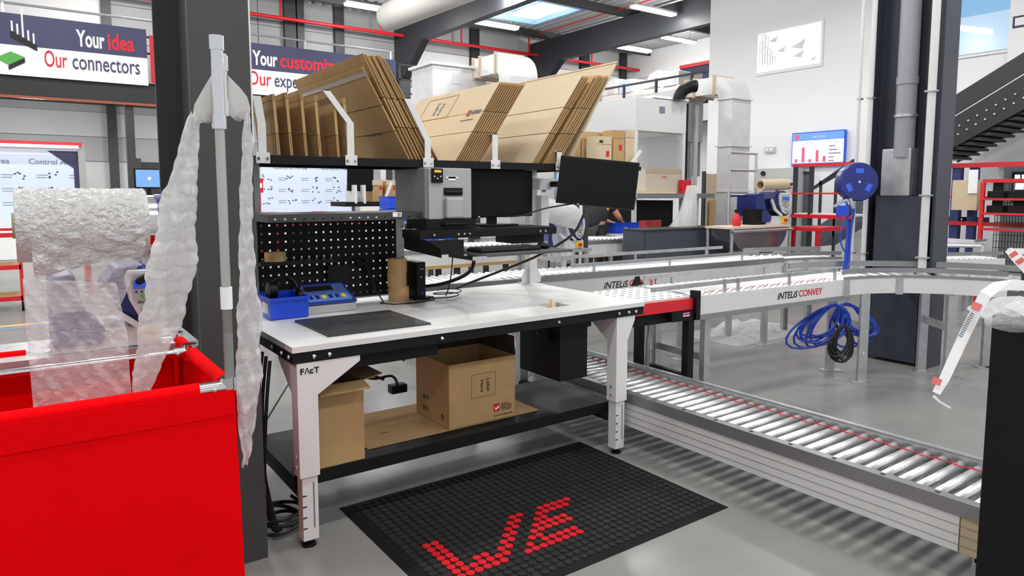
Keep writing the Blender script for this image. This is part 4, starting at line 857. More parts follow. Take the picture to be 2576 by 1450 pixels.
# --- curved conveyors
def curve(label, c, ri, ro, a0, a1, z, nroll, legs=(), panel=True, guide=True, feet=()):
    t = thing('curved_conveyor', label, 'conveyor', (c[0]+ri*math.cos((a0+a1)/2), c[1]+ri*math.sin((a0+a1)/2), 0)); N = 18
    def arc(r0, r1, z0, z1, nm, m_):
        m = MB(); an = [a0+(a1-a0)*i/N for i in range(N+1)]
        for a in an:
            for r, zz_ in ((r0, z0), (r1, z0), (r1, z1), (r0, z1)): m.v.append((c[0]+r*math.cos(a), c[1]+r*math.sin(a), zz_))
        for i in range(N):
            for k in range(4): m.f.append((i*4+k, i*4+(k+1)%4, (i+1)*4+(k+1)%4, (i+1)*4+k))
        m.f += [(0, 1, 2, 3), (N*4+3, N*4+2, N*4+1, N*4)]; return m.build(nm, m_, t)
    arc(ri-.02, ri, z-.13, z, 'side_panel', ALU); arc(ro, ro+.02, z-.13, z, 'side_panel', ALU)
    arc(ri-.025, ri-.005, z+.0005, z+.02, 'rail_lip', ALUD); arc(ro+.005, ro+.025, z+.0005, z+.02, 'rail_lip', ALUD)
    if guide: arc(ri+.0, ri+.012, z+.04, z+.08, 'guide_rail', ALUD); arc(ro-.02, ro-.005, z+.04, z+.09, 'guide_rail', ALUD)
    for k in range(nroll):
        a = a0+(a1-a0)*(k+.5)/nroll; u = V((math.cos(a), math.sin(a), 0)); p = V((c[0], c[1], z-.015))
        MB().cyl(p+u*(ri+.005), p+u*(ro-.005), .018, .026, n=10).build('roller', ROLL, t, True)
    for a, r in legs: u = V((math.cos(a), math.sin(a), 0)); leg(t, V((c[0], c[1], 0))+u*r, z-.131, GALV, (-u.y, u.x, 0), .07)
    for f0, f1 in feet:
        q0, q1 = zp(*f0, 0), zp(*f1, 0); leg(t, q0, z-.131, GALV, (.75, -.66, 0), .07); leg(t, q1, z-.131, GALV, (.75, -.66, 0), .07); MB().bar(q0+V((0,0,.47)), q1+V((0,0,.47)), .012, .065).build('cross_member', GALV, t)
    for a in sorted(set(l[0] for l in legs)): u = V((math.cos(a), math.sin(a), 0)); MB().bar(V((c[0], c[1], .45))+u*(ri+.02), V((c[0], c[1], .45))+u*(ro-.02), .01, .06).build('cross_member', GALV, t)
    for a in (a0+(a1-a0)*.02, a0+(a1-a0)*.42): 
        u = V((math.cos(a), math.sin(a), 0)); v_ = V((-u.y, u.x, 0)); MB().obox(V((c[0], c[1], z-.07))+u*(ri-.024), u*.003, v_*.03, (0,0,.07)).build('joint_plate', GALV, t)
    return t
e = A0+dA*(LA+.01); ang = math.pi/2-.06
cc_ = e-nA*1.0
curve('curved roller conveyor bending round in front of the navy column', (cc_.x, cc_.y), 1.0, 1.52, ang, ang-1.35, CZ, 15, [], feet=[((2168, 962), (2088, 932)), ((2385, 968), (2318, 936)), ((2500, 925), (2480, 925))])
e = B0+dB*(LB+.01); ang = math.pi/2-.075; cc2 = e-nB*1.35
curve('curved roller conveyor behind the first, ending at the navy column', (cc2.x, cc2.y), 1.35, 1.88, ang, ang-.55, CZ, 9, [(ang-.3, 1.4), (ang-.3, 1.8)])
# ================================================================== red fabric bin, left foreground
CXR, CY0, CY1, CZT, CXL = .447, 1.965, 2.72, 1.05, -.62
t = thing('fabric_bin', 'large red fabric bin on a chrome tube frame in the left foreground', 'bin', (-.1, 2.3, 0))
def cloth(fn, nm, nu=24, nv=24): return MB().grid(fn, nu, nv).build(nm, REDCLOTH, t, True)
def rip(u, v): return .004*math.sin(u*9+v*3)+.003*math.sin(v*11+u*4)
cloth(lambda u, v: (CXL+(CXR+.012-CXL)*u+.012*(1-v)*(u > .98), CY0-.02+rip(u, v)*min(1, 4*(1-v))*min(1, 6*(1-u))-.01*(1-v), .09+(CZT-.01-.09)*v), 'front_panel', 30, 24)
cloth(lambda u, v: (CXL+(CXR-CXL)*u, CY1+.018+rip(u, v), .09+(CZT-.01-.09)*v), 'back_panel')
cloth(lambda u, v: (CXR+.012-.004*math.sin(v*5), CY0-.02+(CY1-CY0+.038)*u, .09+(CZT-.01-.09)*v), 'side_panel')
cloth(lambda u, v: (CXL-.012, CY0-.02+(CY1-CY0+.038)*u, .09+(CZT-.01-.09)*v), 'side_panel')
B('bottom_panel', REDCLOTH, t, CXL, CXR, CY0, CY1, .08, .09)
B('hem', REDCLOTH, t, CXL, CXR+.008, CY0-.0235, CY0-.0205, CZT-.075, CZT-.005)
sl_ = lambda a, b, nm='rail_sleeve', r=.021: MB().cyl(a, b, r, n=16).build(nm, REDCLOTH, t, True)
sl_((CXL, CY0, CZT), (CXR-.075, CY0, CZT)); sl_((CXR, CY0+.05, CZT), (CXR, 2.44, CZT)); sl_((CXR, 2.52, CZT), (CXR, CY1-.06, CZT)); sl_((CXL, CY0+.05, CZT), (CXL, CY1-.05, CZT)); sl_((CXL, CY1, CZT), (.0, CY1, CZT))
tb = lambda a, b, nm='frame_tube', r=.014: MB().cyl(a, b, r, n=14).build(nm, CHROME, t, True)
tb((CXR-.09, CY0, CZT), (CXR, CY0, CZT)); tb((CXL, CY1, CZT+.0), (CXR, CY1, CZT)); tb((CXL, 2.48, CZT), (CXR, 2.48, CZT)); tb((CXR, CY0, CZT), (CXR, CY1, CZT), r=.012)
for x in (CXL, CXR):
    for y in (CY0, CY1): tb((x, y, .04), (x, y, CZT-.03))
for x in (CXL, CXR):
    for y in (CY0, CY1): MB().cyl((x-.012, y, .04), (x+.012, y, .04), .039, n=16).build('castor', RUBBER, t, True)
for p, a, b in (((CXR, CY0, CZT), (-.075, 0, 0), (0, 0, 0)), ((CXR, 2.48, CZT), (-.05, 0, 0), (0, 0, 0)), ((CXR, CY1, CZT), (-.05, 0, 0), (0, 0, 0))):
    j = MB().cyl(V(p)+V(a), V(p), .0195, n=14).cyl(V(p)-V((0, 0, .026)), V(p)+V((0, 0, .026)), .022, n=14).build('tube_joint', CHROME, t, True)
    MB().ball(tuple(V(p)+V((-.04, -.02, 0))), .007, 6).build('joint_screw', GALV, j)
# ---- pole with guide plates
t = thing('guide_pole', 'chrome tube pole with frosted guide plates rising from the red bin corner', 'pole', (CXR, CY0, 1.0))
PXp, PYp = CXR+.004, CY0-.002
MB().cyl((PXp, PYp, 1.0), (PXp, PYp, 1.3), .0125, n=14).build('lower_tube', mat('grey_tube', (140, 140, 138), .3, .3), t, True); MB().cyl((PXp, PYp, 1.2), (PXp, PYp, 1.8), .0125, n=14).build('middle_tube', mat('pole_aluminium', (190, 186, 180), .3, .6), t, True)
MB().cyl((PXp, PYp, 1.755), (PXp, PYp, 1.985), .0155, n=16).build('upper_tube', CHROME, t, True)
MB().cyl((PXp+.018, PYp+.03, 1.80), (PXp+.018, PYp+.03, 1.95), .0135, n=16).build('rear_tube', CHROME, t, True)
for z in (1.965, 1.76): MB().cyl((PXp, PYp, z-.012), (PXp, PYp, z+.025), .0185, n=16).build('tube_joint', CHROME, t, True)
for z in (1.925, 1.805): MB().cyl((PXp+.018, PYp+.03, z-.02), (PXp+.018, PYp+.03, z+.02), .0165, n=16).build('tube_joint', CHROME, t, True)
MB().ring((PXp, PYp, 1.265), (PXp, PYp, 1.325), .0155, .0126, 20).build('white_tape', PAPER, t, True)
for yy in (PYp+.022, PYp+.075):
    for pts in (((548, 175), (520, 222), (500, 258), (496, 285), (503, 300), (516, 306), (530, 302), (540, 285), (548, 260)), ((574, 190), (605, 222), (622, 244), (630, 272), (628, 292), (618, 301), (605, 299), (594, 288), (585, 272), (574, 265))):
        MB().prism([tuple(yp(a, b, PYp+.022)+V((0, yy-PYp-.022, 0))) for a, b in pts], (0, .004, 0)).build('guide_plate', FROST, t)
for px, py in ((528, 296), (608, 290)):
    p = yp(px, py, PYp+.03); MB().cyl((p.x, PYp+.027, p.z), (p.x, PYp+.074, p.z), .012, n=14).build('guide_roller', GREYL, t, True)
# ---- air pillow chains
def chain(label, pts, cell, cols, T, seed):
    rnd = random.Random(seed); P_ = []
    for k in range(len(pts)-1):
        for s in range(12):
            f = s/12; g = f*f*(3-2*f)*.5+f*.5; P_.append([a+(b-a)*g for a, b in zip(pts[k], pts[k+1])])
    P_.append(list(pts[-1])); C_ = [yp(p[0], p[1], p[2]) for p in P_]; W_ = [p[3]*.00103/2 for p in P_]
    L = 0; S = [0]
    for k in range(1, len(C_)): L += (C_[k]-C_[k-1]).length; S.append(L)
    N = int(L/.004); M = 28
    rc = [rnd.uniform(.6, 1.25) for _ in range(600)]; ph = [rnd.uniform(0, 6.28) for _ in range(6)]
    def at(s):
        for k in range(len(S)-1):
            if S[k+1] >= s or k == len(S)-2:
                f = 0 if S[k+1] == S[k] else (s-S[k])/(S[k+1]-S[k]); return C_[k].lerp(C_[k+1], f), W_[k]+(W_[k+1]-W_[k])*f
    def surf(sign):
        def fn(u, v):
            s = v*L; c, wd = at(s); jj = int(s/cell); ii = min(cols-1, int(u*cols))
            pv = abs(math.sin(math.pi*s/cell)); pu = abs(math.sin(math.pi*u*cols)); e = math.sin(math.pi*min(1, max(0, u)))
            th = T*(pv**.55)*(.35+.65*pu**.5)*min(1, e*3)*rc[(jj*7+ii*3) % 600]
            wob = .010*math.sin(u*5+s*14+ph[0])+.006*math.sin(u*11-s*40+ph[1])+.004*math.sin(s*95+ph[2]+u*3)
            ed = 1+.07*(pv-.5)+.06*math.sin(s*37+ph[3])
            x = (u-.5)*2*wd*ed
            return (c.x+x*.96, c.y+x*.22+wob-sign*th, c.z+.004*math.sin(u*14+s*60))
        return fn
    m = MB(); m.grid(surf(1), M, N); m.grid(surf(-1), M, N)
    o = m.build('air_pillow_chain', FILM, None, True); return tag(o, label, 'air pillows', 'air pillow chains')
chain('chain of clear air pillows hanging from the left guide plate into the red bin', [(490, 285, 1.99, 26), (482, 320, 1.99, 40), (470, 400, 1.99, 55), (455, 480, 1.99, 82), (446, 560, 2.0, 98), (440, 640, 2.01, 122), (428, 700, 2.02, 128), (412, 780, 2.04, 112), (395, 850, 2.07, 100), (372, 930, 2.12, 68), (352, 1000, 2.16, 50), (335, 1060, 2.18, 40)], .038, 4, .010, 1)
chain('narrow chain of clear air pillows hanging down right of the chrome pole', [(623, 290, 1.985, 16), (621, 330, 1.985, 26), (620, 420, 1.985, 34), (619, 480, 1.985, 30), (622, 600, 1.985, 42), (622, 700, 1.98, 52), (626, 790, 1.98, 70), (626, 880, 1.98, 66), (628, 960, 1.975, 74), (624, 1040, 1.975, 62), (618, 1100, 1.975, 38), (622, 1140, 1.975, 30), (614, 1172, 1.975, 18)], .036, 3, .009, 2)
# ---- bubble film roll and hanging web
t = thing('film_roll', 'roll of silvery bubble film above the red bin with film hanging down', 'film roll', (.15, 2.4, 1.4))
RX0, RX1, RYc, RZc, RR = yp(40, 560, 2.4).x, yp(362, 560, 2.4).x, 2.4, 1.487, .105
def rollf(u, v):
    a = 2*math.pi*u; r = RR*(1+.006*math.sin(a*9+v*14)+.008*math.sin(v*61+a*14)+.007*math.sin(a*37-v*45)); return (RX0+(RX1-RX0)*v, RYc+r*math.cos(a), RZc+r*math.sin(a))
MB().grid(rollf, 90, 60).build('roll_winding', FILMR, t, True)
for x in (RX0-.001, RX1+.001): MB().ring((x-.002, RYc, RZc), (x+.002, RYc, RZc), RR*.99, .035, 40).build('roll_face', FILMR, t)
MB().ring((RX0-.01, RYc, RZc), (RX1+.02, RYc, RZc), .036, .03, 24).build('core', CARDL, t, True)
def between(tl, tr, bl, br, Yt, Yb, amp=.01, fq=(9, 13)):
    a, b, c, e = yp(*tl, Yt), yp(*tr, Yt), yp(*bl, Yb), yp(*br, Yb)
    def fn(u, v):
        p = a.lerp(b, u).lerp(c.lerp(e, u), v); w_ = amp*(math.sin(u*fq[0]+v*2)*math.sin(v*fq[1]*.5+u*3)+.5*math.sin(u*fq[0]*2.3-v*fq[1]))
        bub = amp*.55*abs(math.sin(u*math.pi*7))*abs(math.sin(v*math.pi*9)); return (p.x, p.y+w_-bub, p.z)
    return fn
MB().grid(between((76, 590), (366, 575), (86, 700), (366, 632), 2.288, 2.31, .006), 44, 22).build('loose_sheet', FILMR, t, True)
MB().grid(between((86, 695), (366, 628), (135, 790), (300, 775), 2.31, 2.35, .006), 40, 20).build('folded_sheet', FILMC, t, True)
MB().grid(between((56, 702), (292, 712), (66, 830), (320, 838), 2.24, 2.25, .009, (14, 15)), 60, 40).build('hanging_web', FILMC, t, True)
MB().grid(between((66, 828), (320, 836), (84, 1030), (332, 1010), 2.25, 2.235, .011, (14, 19)), 60, 60).build('hanging_web', FILMC, t, True)
# ---- film machine beside the roll
def film_machine(label, c, sx, sy, loc_z, s=1.0, roll=None):
    """c: centre of base front edge; sx: unit vector to the viewer's right; sy: unit vector away from the viewer"""
    c, sx, sy = V(c), V(sx), V(sy); t = thing('film_machine', label, 'machine', tuple(c))
    P3 = lambda x, y, z: c+sx*x*s+sy*y*s+ZD*z*s
    def pr(nm, m_, poly, y0, y1, bev=0): MB().prism([P3(x, y0, z) for x, z in poly], sy*(y1-y0)*s).build(nm, m_, t, bev=bev)
    pr('base', GREYL, [(-.2, .0), (.12, 0), (.12, .07), (-.2, .07)], .02, .3, .006)
    pr('body', NAVY, [(-.2, .02), (-.06, .02), (-.05, .07), (-.1, .12), (-.12, .2), (-.13, .26), (-.2, .25)], .0, .3, .012)
    pr('head', NAVY, [(-.03, .13), (.09, .06), (.12, .09), (.13, .24), (.07, .28), (-.01, .27), (-.05, .21)], .02, .26, .015)
    pr('guide_arm', GREYL, [(-.06, .2), (-.045, .21), (-.01, .13), (.05, .08), (.04, .065), (-.03, .12)], .0, .02)
    pr('panel', GREYL, [(.02, .262), (.1, .262), (.118, .25), (.122, .19), (.108, .12), (.08, .085), (.05, .1), (.022, .16), (.01, .23)], -.006, .02, .004)
    pr('panel_inset', PRTL, [(.028, .25), (.105, .25), (.105, .16), (.035, .16)], -.009, -.0062)
    pr('display', mat('machine_screen', (40, 80, 200), .3, emit=.4), [(.036, .228), (.1, .228), (.1, .2), (.036, .2)], -.011, -.0092)
    for k in range(4): pr('key', INK, [(.04+.016*k, .192), (.046+.016*k, .192), (.046+.016*k, .186), (.04+.016*k, .186)], -.0105, -.0092)
    MB().cyl(P3(.066, -.012, .175), P3(.066, -.009, .175), .009*s, n=14).build('start_button', mat('button_green', (90, 170, 60), .4), t)
    MB().cyl(P3(.075, -.009, .125), P3(.075, -.006, .125), .02*s, n=18).build('logo_badge', INKG, t); text('PR', P3(.058, -.0095, .115), sx, ZD, .026*s, PAPER, t, bold=.0008); text('PRO PAD', P3(.045, -.0095, .148), sx, ZD, .013*s, INK, t)
    pr('stop_plate', YEL, [(.05, .01), (.11, .01), (.11, .06), (.05, .06)], .012, .0195); MB().cyl(P3(.085, -.006, .035), P3(.085, .012, .035), .014*s, n=14).build('stop_button', RED, t, True)
    return t, P3
e = yp(345, 835, 2.62)
t, P3 = film_machine('blue film machine with white control panel behind the bubble film', (e.x-.04, 2.62, e.z-.052), XD, YD, 0, 1.0)
MB().cyl((RX1+.005, RYc, RZc), (RX1+.03, RYc, RZc), .085, n=30).build('spindle_disc', CHROME, t, True); MB().cyl((RX1+.03, RYc, RZc), (RX1+.05, RYc, RZc), .088, n=30).build('spindle_cap', NAVY, t, True)
MB().tube([(RX1+.045, RYc, RZc-.03), (RX1+.05, RYc+.05, RZc-.15), (e.x+.0, 2.66, RZc-.22)], .013).build('spindle_arm', BLACKP, t, True)
t = thing('machine_trolley', 'steel trolley table carrying the blue film machine behind the red bin', 'trolley', (.2, 2.8, 0)); zt = e.z-.053
B('table_plate', GALV, t, -.25, .5, 2.615, 2.94, zt-.02, zt)
for x in (-.22, .47): B('trolley_leg', GALV, t, x-.015, x+.015, 2.88, 2.91, .001, zt-.02)
# ================================================================== black post at the right with tape
t = thing('black_post', 'tall black square post cut off by the right edge', 'post', (2.85, .75, 0))
B('post_body', BLACK, t, 2.765, 3.0-.03, .55, .965, 0.001, 1.15); B('post_groove', BLACKP, t, 2.763, 2.765, .70, .705, .02, 1.15)
DP = (V((2.765, .965, 1.1))-CAM).dot(FW)
def ribbon(nm, px, wpx, m_, parent, th=.0006, twist=None):
    C_ = [dp(a, b, dd) for a, b, dd in px]; vs_ = []; N = len(C_)
    m = MB()
    for k in range(N):
        t_ = (C_[min(k+1, N-1)]-C_[max(k-1, 0)]).normalized(); v_ = (C_[k]-CAM).normalized(); s_ = t_.cross(v_).normalized(); wd = (wpx[k] if isinstance(wpx, (list, tuple)) else wpx)/F*px[k][2]/2
        m.v += [tuple(C_[k]-s_*wd), tuple(C_[k]+s_*wd)]
    m.f = [(2*k, 2*k+1, 2*k+3, 2*k+2) for k in range(N-1)]
    return m.build(nm, m_, parent)
t = thing('packing_tape', 'white printed fragile tape hanging from the top of the black post', 'tape', (2.8, .9, 1.15))
TPX = [(2600, 722, DP+.05), (2550, 716, DP+.0), (2505, 722, DP-.02), (2480, 740, DP-.03), (2455, 785, DP-.02), (2430, 835, DP), (2400, 900, DP), (2375, 955, DP), (2355, 990, DP)]
ribbon('tape_strip', TPX, [26, 26, 26, 27, 25, 25, 24, 22, 18], PAPER, t)
ribbon('tape_tail', [(2348, 996, DP), (2365, 1012, DP-.01), (2391, 1027, DP-.02)], [8, 5, 5], PAPER, t)
PINK = mat('tape_print', (222, 110, 110), .7)
for (a, b, a2, b2) in ((2452, 779, 2461, 763), (2353, 968, 2360, 952)): ribbon('tape_print', [(a, b, DP-.022), (a2, b2, DP-.022)], 20, PINK, t)
for k in range(12): f = k/12; a, b = 2447-f*32, 788+f*62; ribbon('tape_lettering', [(a, b, DP-.022), (a-2, b+3, DP-.022)], 9, INKG, t)
ribbon('tape_strip', [(2536, 628, DP+.1), (2560, 650, DP+.08), (2600, 692, DP+.06)], [16, 26, 26], PAPER, t); ribbon('tape_strip', [(2534, 628, DP+.1), (2570, 632, DP+.08), (2610, 640, DP+.06)], [6, 14, 14], PAPER, t)
for a, b in ((2549, 640), (2566, 657)): ribbon('tape_print', [(a-4, b-4, DP+.06), (a+5, b+5, DP+.055)], 18, PINK, t)
t = thing('plastic_bag', 'crumpled clear plastic bag over the top of the black post', 'bag', (2.87, .75, 1.15))
def bagf(u, v):
    a = 2*math.pi*u; r = .2+.05*math.sin(v*3)+.03*math.sin(a*5+v*9)+.02*math.sin(a*11); r *= (1-.3*v*v*v)
    return (2.90+r*math.cos(a)*.75, .76+r*math.sin(a)*1.15, 1.11+.085*v+.014*math.sin(a*7+v*5))
MB().grid(bagf, 80, 16).build('bag_film', FILM, t, True); 
MB().grid(lambda u, v: (2.90+.15*(u-.5)*2+.0, .76+.22*(v-.5)*2, 1.17+.02*math.sin(u*15+v*4)*math.sin(v*17)), 30, 30).build('bag_top', FILM, t, True)
t = thing('tape_reel', 'roll of printed white tape lying in the clear bag on the black post', 'tape', (2.9, .74, 1.155))
MB().ring((2.9, .74, 1.152), (2.9, .74, 1.2), .11, .075, 30).build('tape_winding', PAPER, t, True)
# ================================================================== conveyor line behind the station
t = thing('roller_conveyor', 'long straight roller conveyor behind the two lettered conveyors', 'conveyor', (5.4, 7.4, 0))
P0 = V((2.0, 7.3, 0)); L3 = 5.6
rail(t, P0, XD, 0, L3, .70, .85, .02, ALU, 'side_panel'); rail(t, P0, XD, -.004, L3, .851, .9, .03, ALUD, 'upper_lip'); rail(t, P0, XD, .55, L3, .70, .88, .02, ALU, 'side_panel')
rail(t, P0, XD, -.012, L3, .66, .7, .03, CARD, 'lower_strip')
rollerline(t, P0+YD*.015, XD, .52, L3, .9, .08, .022)
for k in range(8):
    for s in (.03, .5): leg(t, P0+XD*(.2+k*.74)+YD*s, .66, STEEL_DK, XD, .07)
for k in (3.4, 5.2): MB().bar(P0+XD*k+V((0, -.012, .7)), P0+XD*k+V((0, -.012, .92)), .06, .01, up=(1,0,0)).build('joint_plate', GALV, t)
for lab, px, py, w_ in (('blue bin with barcode label on the rear conveyor behind the pegboard', 1020, 614, .3),):
    p = zp(px, py, .92); euro_bin(lab, p.x, p.x+w_, 7.35, 7.75, .924, .15)
# ---------------- inspection boards
CTRL = mat('board_paper', (208, 222, 240), .6, emit=.08)
def board(label, px0, px1, Y, right_tri=True):
    a, b = yp(px0, 390, Y), yp(px1, 545, Y); x0, x1, z0, z1 = a.x, b.x, 1.12, 2.28
    t = thing('inspection_station', label, 'work station', ((x0+x1)/2, Y, 0), 'control area stations')
    B('board_panel', CTRL, t, x0, x1, Y, Y+.03, z0, z1); B('light_bar', mat('light_strip', (255, 255, 255), .5, emit=2.2), t, x0, x1, Y-.25, Y-.15, z1+.02, z1+.06); B('top_rail', RED, t, x0, x1+.05, Y-.12, Y, z1+.06, z1+.12)
    B('frame_post', PRTL, t, x1, x1+.1, Y-.05, Y+.05, 0.001, z1+.1); B('bench_top', WHITE, t, x0, x1+.1, Y-.75, Y-.001, 1.0, 1.05); B('bench_edge', RED, t, x0, x1+.1, Y-.78, Y-.75, .98, 1.05)
    for x in (x0+.05, x1): B('bench_leg', RED, t, x-.03, x+.03, Y-.72, Y-.66, .001, 1.0)
    if right_tri: MB().prism([(x1-.42, Y-.004, z1-.02), (x1, Y-.004, z1-.02), (x1, Y-.004, z0), (x1-.07, Y-.004, z0), (x1-.07, Y-.004, z1-.3)], (0, -.003, 0)).build('navy_corner', INKN, t)
    n = 2 if x1-x0 > 1.5 else 1
    for k in range(n):
        xo = x0+(x1-x0)*(k+.25)/n; text('Control Area', (xo, Y-.004, z1-.24), XD, ZD, .12, INKG, t)
        rnd = random.Random(k+int(px0))
        for c in range(4):
            for r in range(3):
                bx, bz_ = x0+(x1-x0)*k/n+.1+(c % 2)*.45, z1-.42-r*.22
                if c < 2: B('text_line', INKG, t, bx+.22, bx+.38, Y-.005, Y-.004, bz_, bz_+.008); B('text_line', INKG, t, bx+.22, bx+.36, Y-.005, Y-.004, bz_-.04, bz_-.032)
                if c < 2:
                    for q in range(5): xx, zq = bx+rnd.uniform(-.08, .1), bz_+rnd.uniform(-.07, .05); B('part_print', INKN, t, xx, xx+.03, Y-.005, Y-.004, zq, zq+.02)
    return t
board('control area board with lit top bar at the far left behind the film roll', -160, 205, 13.6)
board('control area board seen under the overhead shelf behind the bin shelf', 655, 893, 13.6)
t = thing('logo_sign', 'small red sign with a white bird mark beside the column', 'sign', tuple(yp(652, 470, 12))); p = yp(652, 467, 12); B('sign_plate', RED, t, p.x-.1, p.x+.06, 11.98, 12, p.z-.12, p.z+.12); B('sign_mark', PAPER, t, p.x-.02, p.x+.04, 11.97, 11.98, p.z-.04, p.z+.04); B('sign_post', RED, t, p.x-.02, p.x+.02, 12.0, 12.04, 0.001, p.z)
for px, lab in ((676, 'red small bin left on the control bench'), (802, 'red small bin right on the control bench')):
    p = yp(px, 512, 13.1); t = thing('parts_bin', lab, 'bin', tuple(p), 'small bins on the control bench'); B('bin_body', RED, t, p.x-.11, p.x+.11, 13.0, 13.2, 1.051, 1.22); B('bin_lip', RED, t, p.x-.12, p.x+.12, 12.97, 13.0, 1.051, 1.15)
for px, lab in ((735, 'blue rimmed tray left on the control bench'), (765, 'blue rimmed tray middle on the control bench'), (845, 'blue rimmed tray right on the control bench')):
    p = yp(px, 518, 13.1); t = thing('parts_tray', lab, 'tray', tuple(p), 'trays on the control bench'); B('tray_base', PAPER, t, p.x-.12, p.x+.12, 12.95, 13.2, 1.051, 1.075); MB().bar((p.x-.12, 12.94, 1.1), (p.x+.12, 12.94, 1.1), .02, .05).build('tray_rim', BLUE, t); MB().bar((p.x-.12, 13.21, 1.1), (p.x+.12, 13.21, 1.1), .02, .05).build('tray_rim', BLUE, t)
# red trolley far left
t = thing('red_trolley', 'red tube trolley on castors at the far left behind the bin', 'trolley', (.2, 11.4, 0)); Y0 = 11.3
x0, x1 = -1.2, yp(48, 600, Y0).x
for x in (x0, x1):
    for y in (Y0, Y0+.6): B('trolley_post', RED, t, x-.02, x+.02, y-.02, y+.02, .12, 1.05); MB().cyl((x-.02, y, .061), (x+.02, y, .061), .06, n=12).build('castor', RUBBER, t)
for z, m_ in ((1.05, WHITE), (.62, CARD), (.2, CARD)): B('shelf_board', m_, t, x0, x1, Y0+.02, Y0+.6, z-.04, z); B('shelf_edge', RED, t, x0, x1, Y0-.02, Y0+.02, z-.06, z)
# far-left desk with blue screen
t = thing('desk_monitor', 'small monitor with a light blue screen left of the dark column', 'monitor', tuple(yp(375, 455, 13.2))); p = yp(375, 450, 13.2); B('housing', BLACKP, t, p.x-.23, p.x+.2, 13.2, 13.25, p.z-.17, p.z+.17); B('screen', mat('blue_screen', (105, 150, 205), .4, emit=.5), t, p.x-.2, p.x+.18, 13.19, 13.2, p.z-.14, p.z+.15); B('neck', BLACKP, t, p.x-.03, p.x+.03, 13.25, 13.28, 1.15, p.z); B('icon', PAPER, t, p.x-.02, p.x+.03, 13.186, 13.19, p.z-.02, p.z+.03)
t = thing('work_bench', 'white and red bench with dark clutter left of the dark column', 'bench', (3.0, 13.2, 0)); B('bench_top', WHITE, t, 1.9, 3.7, 12.7, 13.6, 1.1, 1.15); B('bench_edge', RED, t, 1.9, 3.7, 12.67, 12.7, 1.06, 1.14); B('bench_cabinet', BLACK, t, 1.95, 3.65, 12.75, 13.5, .1, 1.06); B('bench_leg', RED, t, 2.31, 2.35, 12.7, 12.75, .001, 1.1); B('header_bar', RED, t, 2.62, 3.3, 13.3, 13.4, 2.1, 2.2); B('header_post', BLACK, t, 3.0, 3.06, 13.42, 13.48, 1.15, 2.2)
t = struct(MB().box(2.65, 4.2, 19.96, 19.998, 0, 2.35).build('door_1', mat('dark_doorway', (34, 34, 36), .6))); B('door_frame', STEEL_DK, t, 2.55, 2.65, 19.94, 19.998, 0, 2.45)
# ---------------- second packing station (behind, left of the printer)
t = thing('packing_station', 'second packing station with black shelf seen behind the label printer', 'work station', (4, 8.6, 0))
Y0 = 8.5; a, b = yp(868, 520, Y0), yp(1015, 520, Y0)
B('shelf_board', BLACK, t, a.x, b.x, Y0, Y0+.5, 1.4, 1.46); B('upright', WPAINT, t, b.x-.1, b.x-.04, Y0+.45, Y0+.5, .001, 2.0)
for px in (896, 918): p = yp(px, 500, Y0); B('divider', WPAINT, t, p.x-.02, p.x+.01, Y0-.01, Y0+.3, 1.44, 1.68)
p = yp(965, 490, Y0-.02); MB().bar((p.x, Y0-.02, 1.45), (p.x+.12, Y0-.02, 1.72), .03, .03).build('divider', WPAINT, t)
B('bench_top', WHITE, t, a.x-.3, b.x+.3, Y0-.3, Y0+.6, .9, .94)
for x in (a.x-.2, b.x+.2): B('bench_leg', WPAINT, t, x-.03, x+.03, Y0-.25, Y0+.5, .001, .9)
p = yp(908, 443, Y0+.1); monitor('dark monitor of the second station left of the label printer', p, (1, 0, -.02), (.03, 0, 1), .36, .4)
for i, (px, lab) in enumerate(((950, 'upright brown carton left behind the label printer'), (985, 'upright brown carton right behind the label printer'))):
    p0, p1 = yp(px-14, 455, Y0+.1), yp(px+13, 512, Y0+.1); t_ = thing('upright_carton', lab, 'carton', (p0.x, Y0+.2, 1.46), 'cartons of the second station'); B('carton_body', CARD, t_, p0.x, p1.x, Y0+.1, Y0+.35, 1.461, p0.z); B('red_mark', INKR, t_, p0.x+.1, p0.x+.14, Y0+.098, Y0+.1, 1.62, 1.66); B('flap', CARDL, t_, p0.x, p1.x, Y0+.09, Y0+.1, p0.z-.06, p0.z+.01)
p = yp(979, 518, 7.9); 
for k in range(2): euro_bin(('lower', 'upper')[k]+' blue bin stacked left of the label printer', p.x, p.x+.35, 7.9, 8.18, 1.02+.16*k+.2, .155)
t = thing('bin_stand', 'grey stand under the stacked blue bins behind the printer', 'stand', (p.x+.17, 8.2, 0)); B('stand_top', GALV, t, p.x, p.x+.35, 7.9, 8.18, 1.19, 1.2195); B('stand_leg', GALV, t, p.x+.02, p.x+.06, 7.9, 7.94, .001, 1.19); B('stand_leg', GALV, t, p.x+.29, p.x+.33, 8.14, 8.18, .001, 1.19)
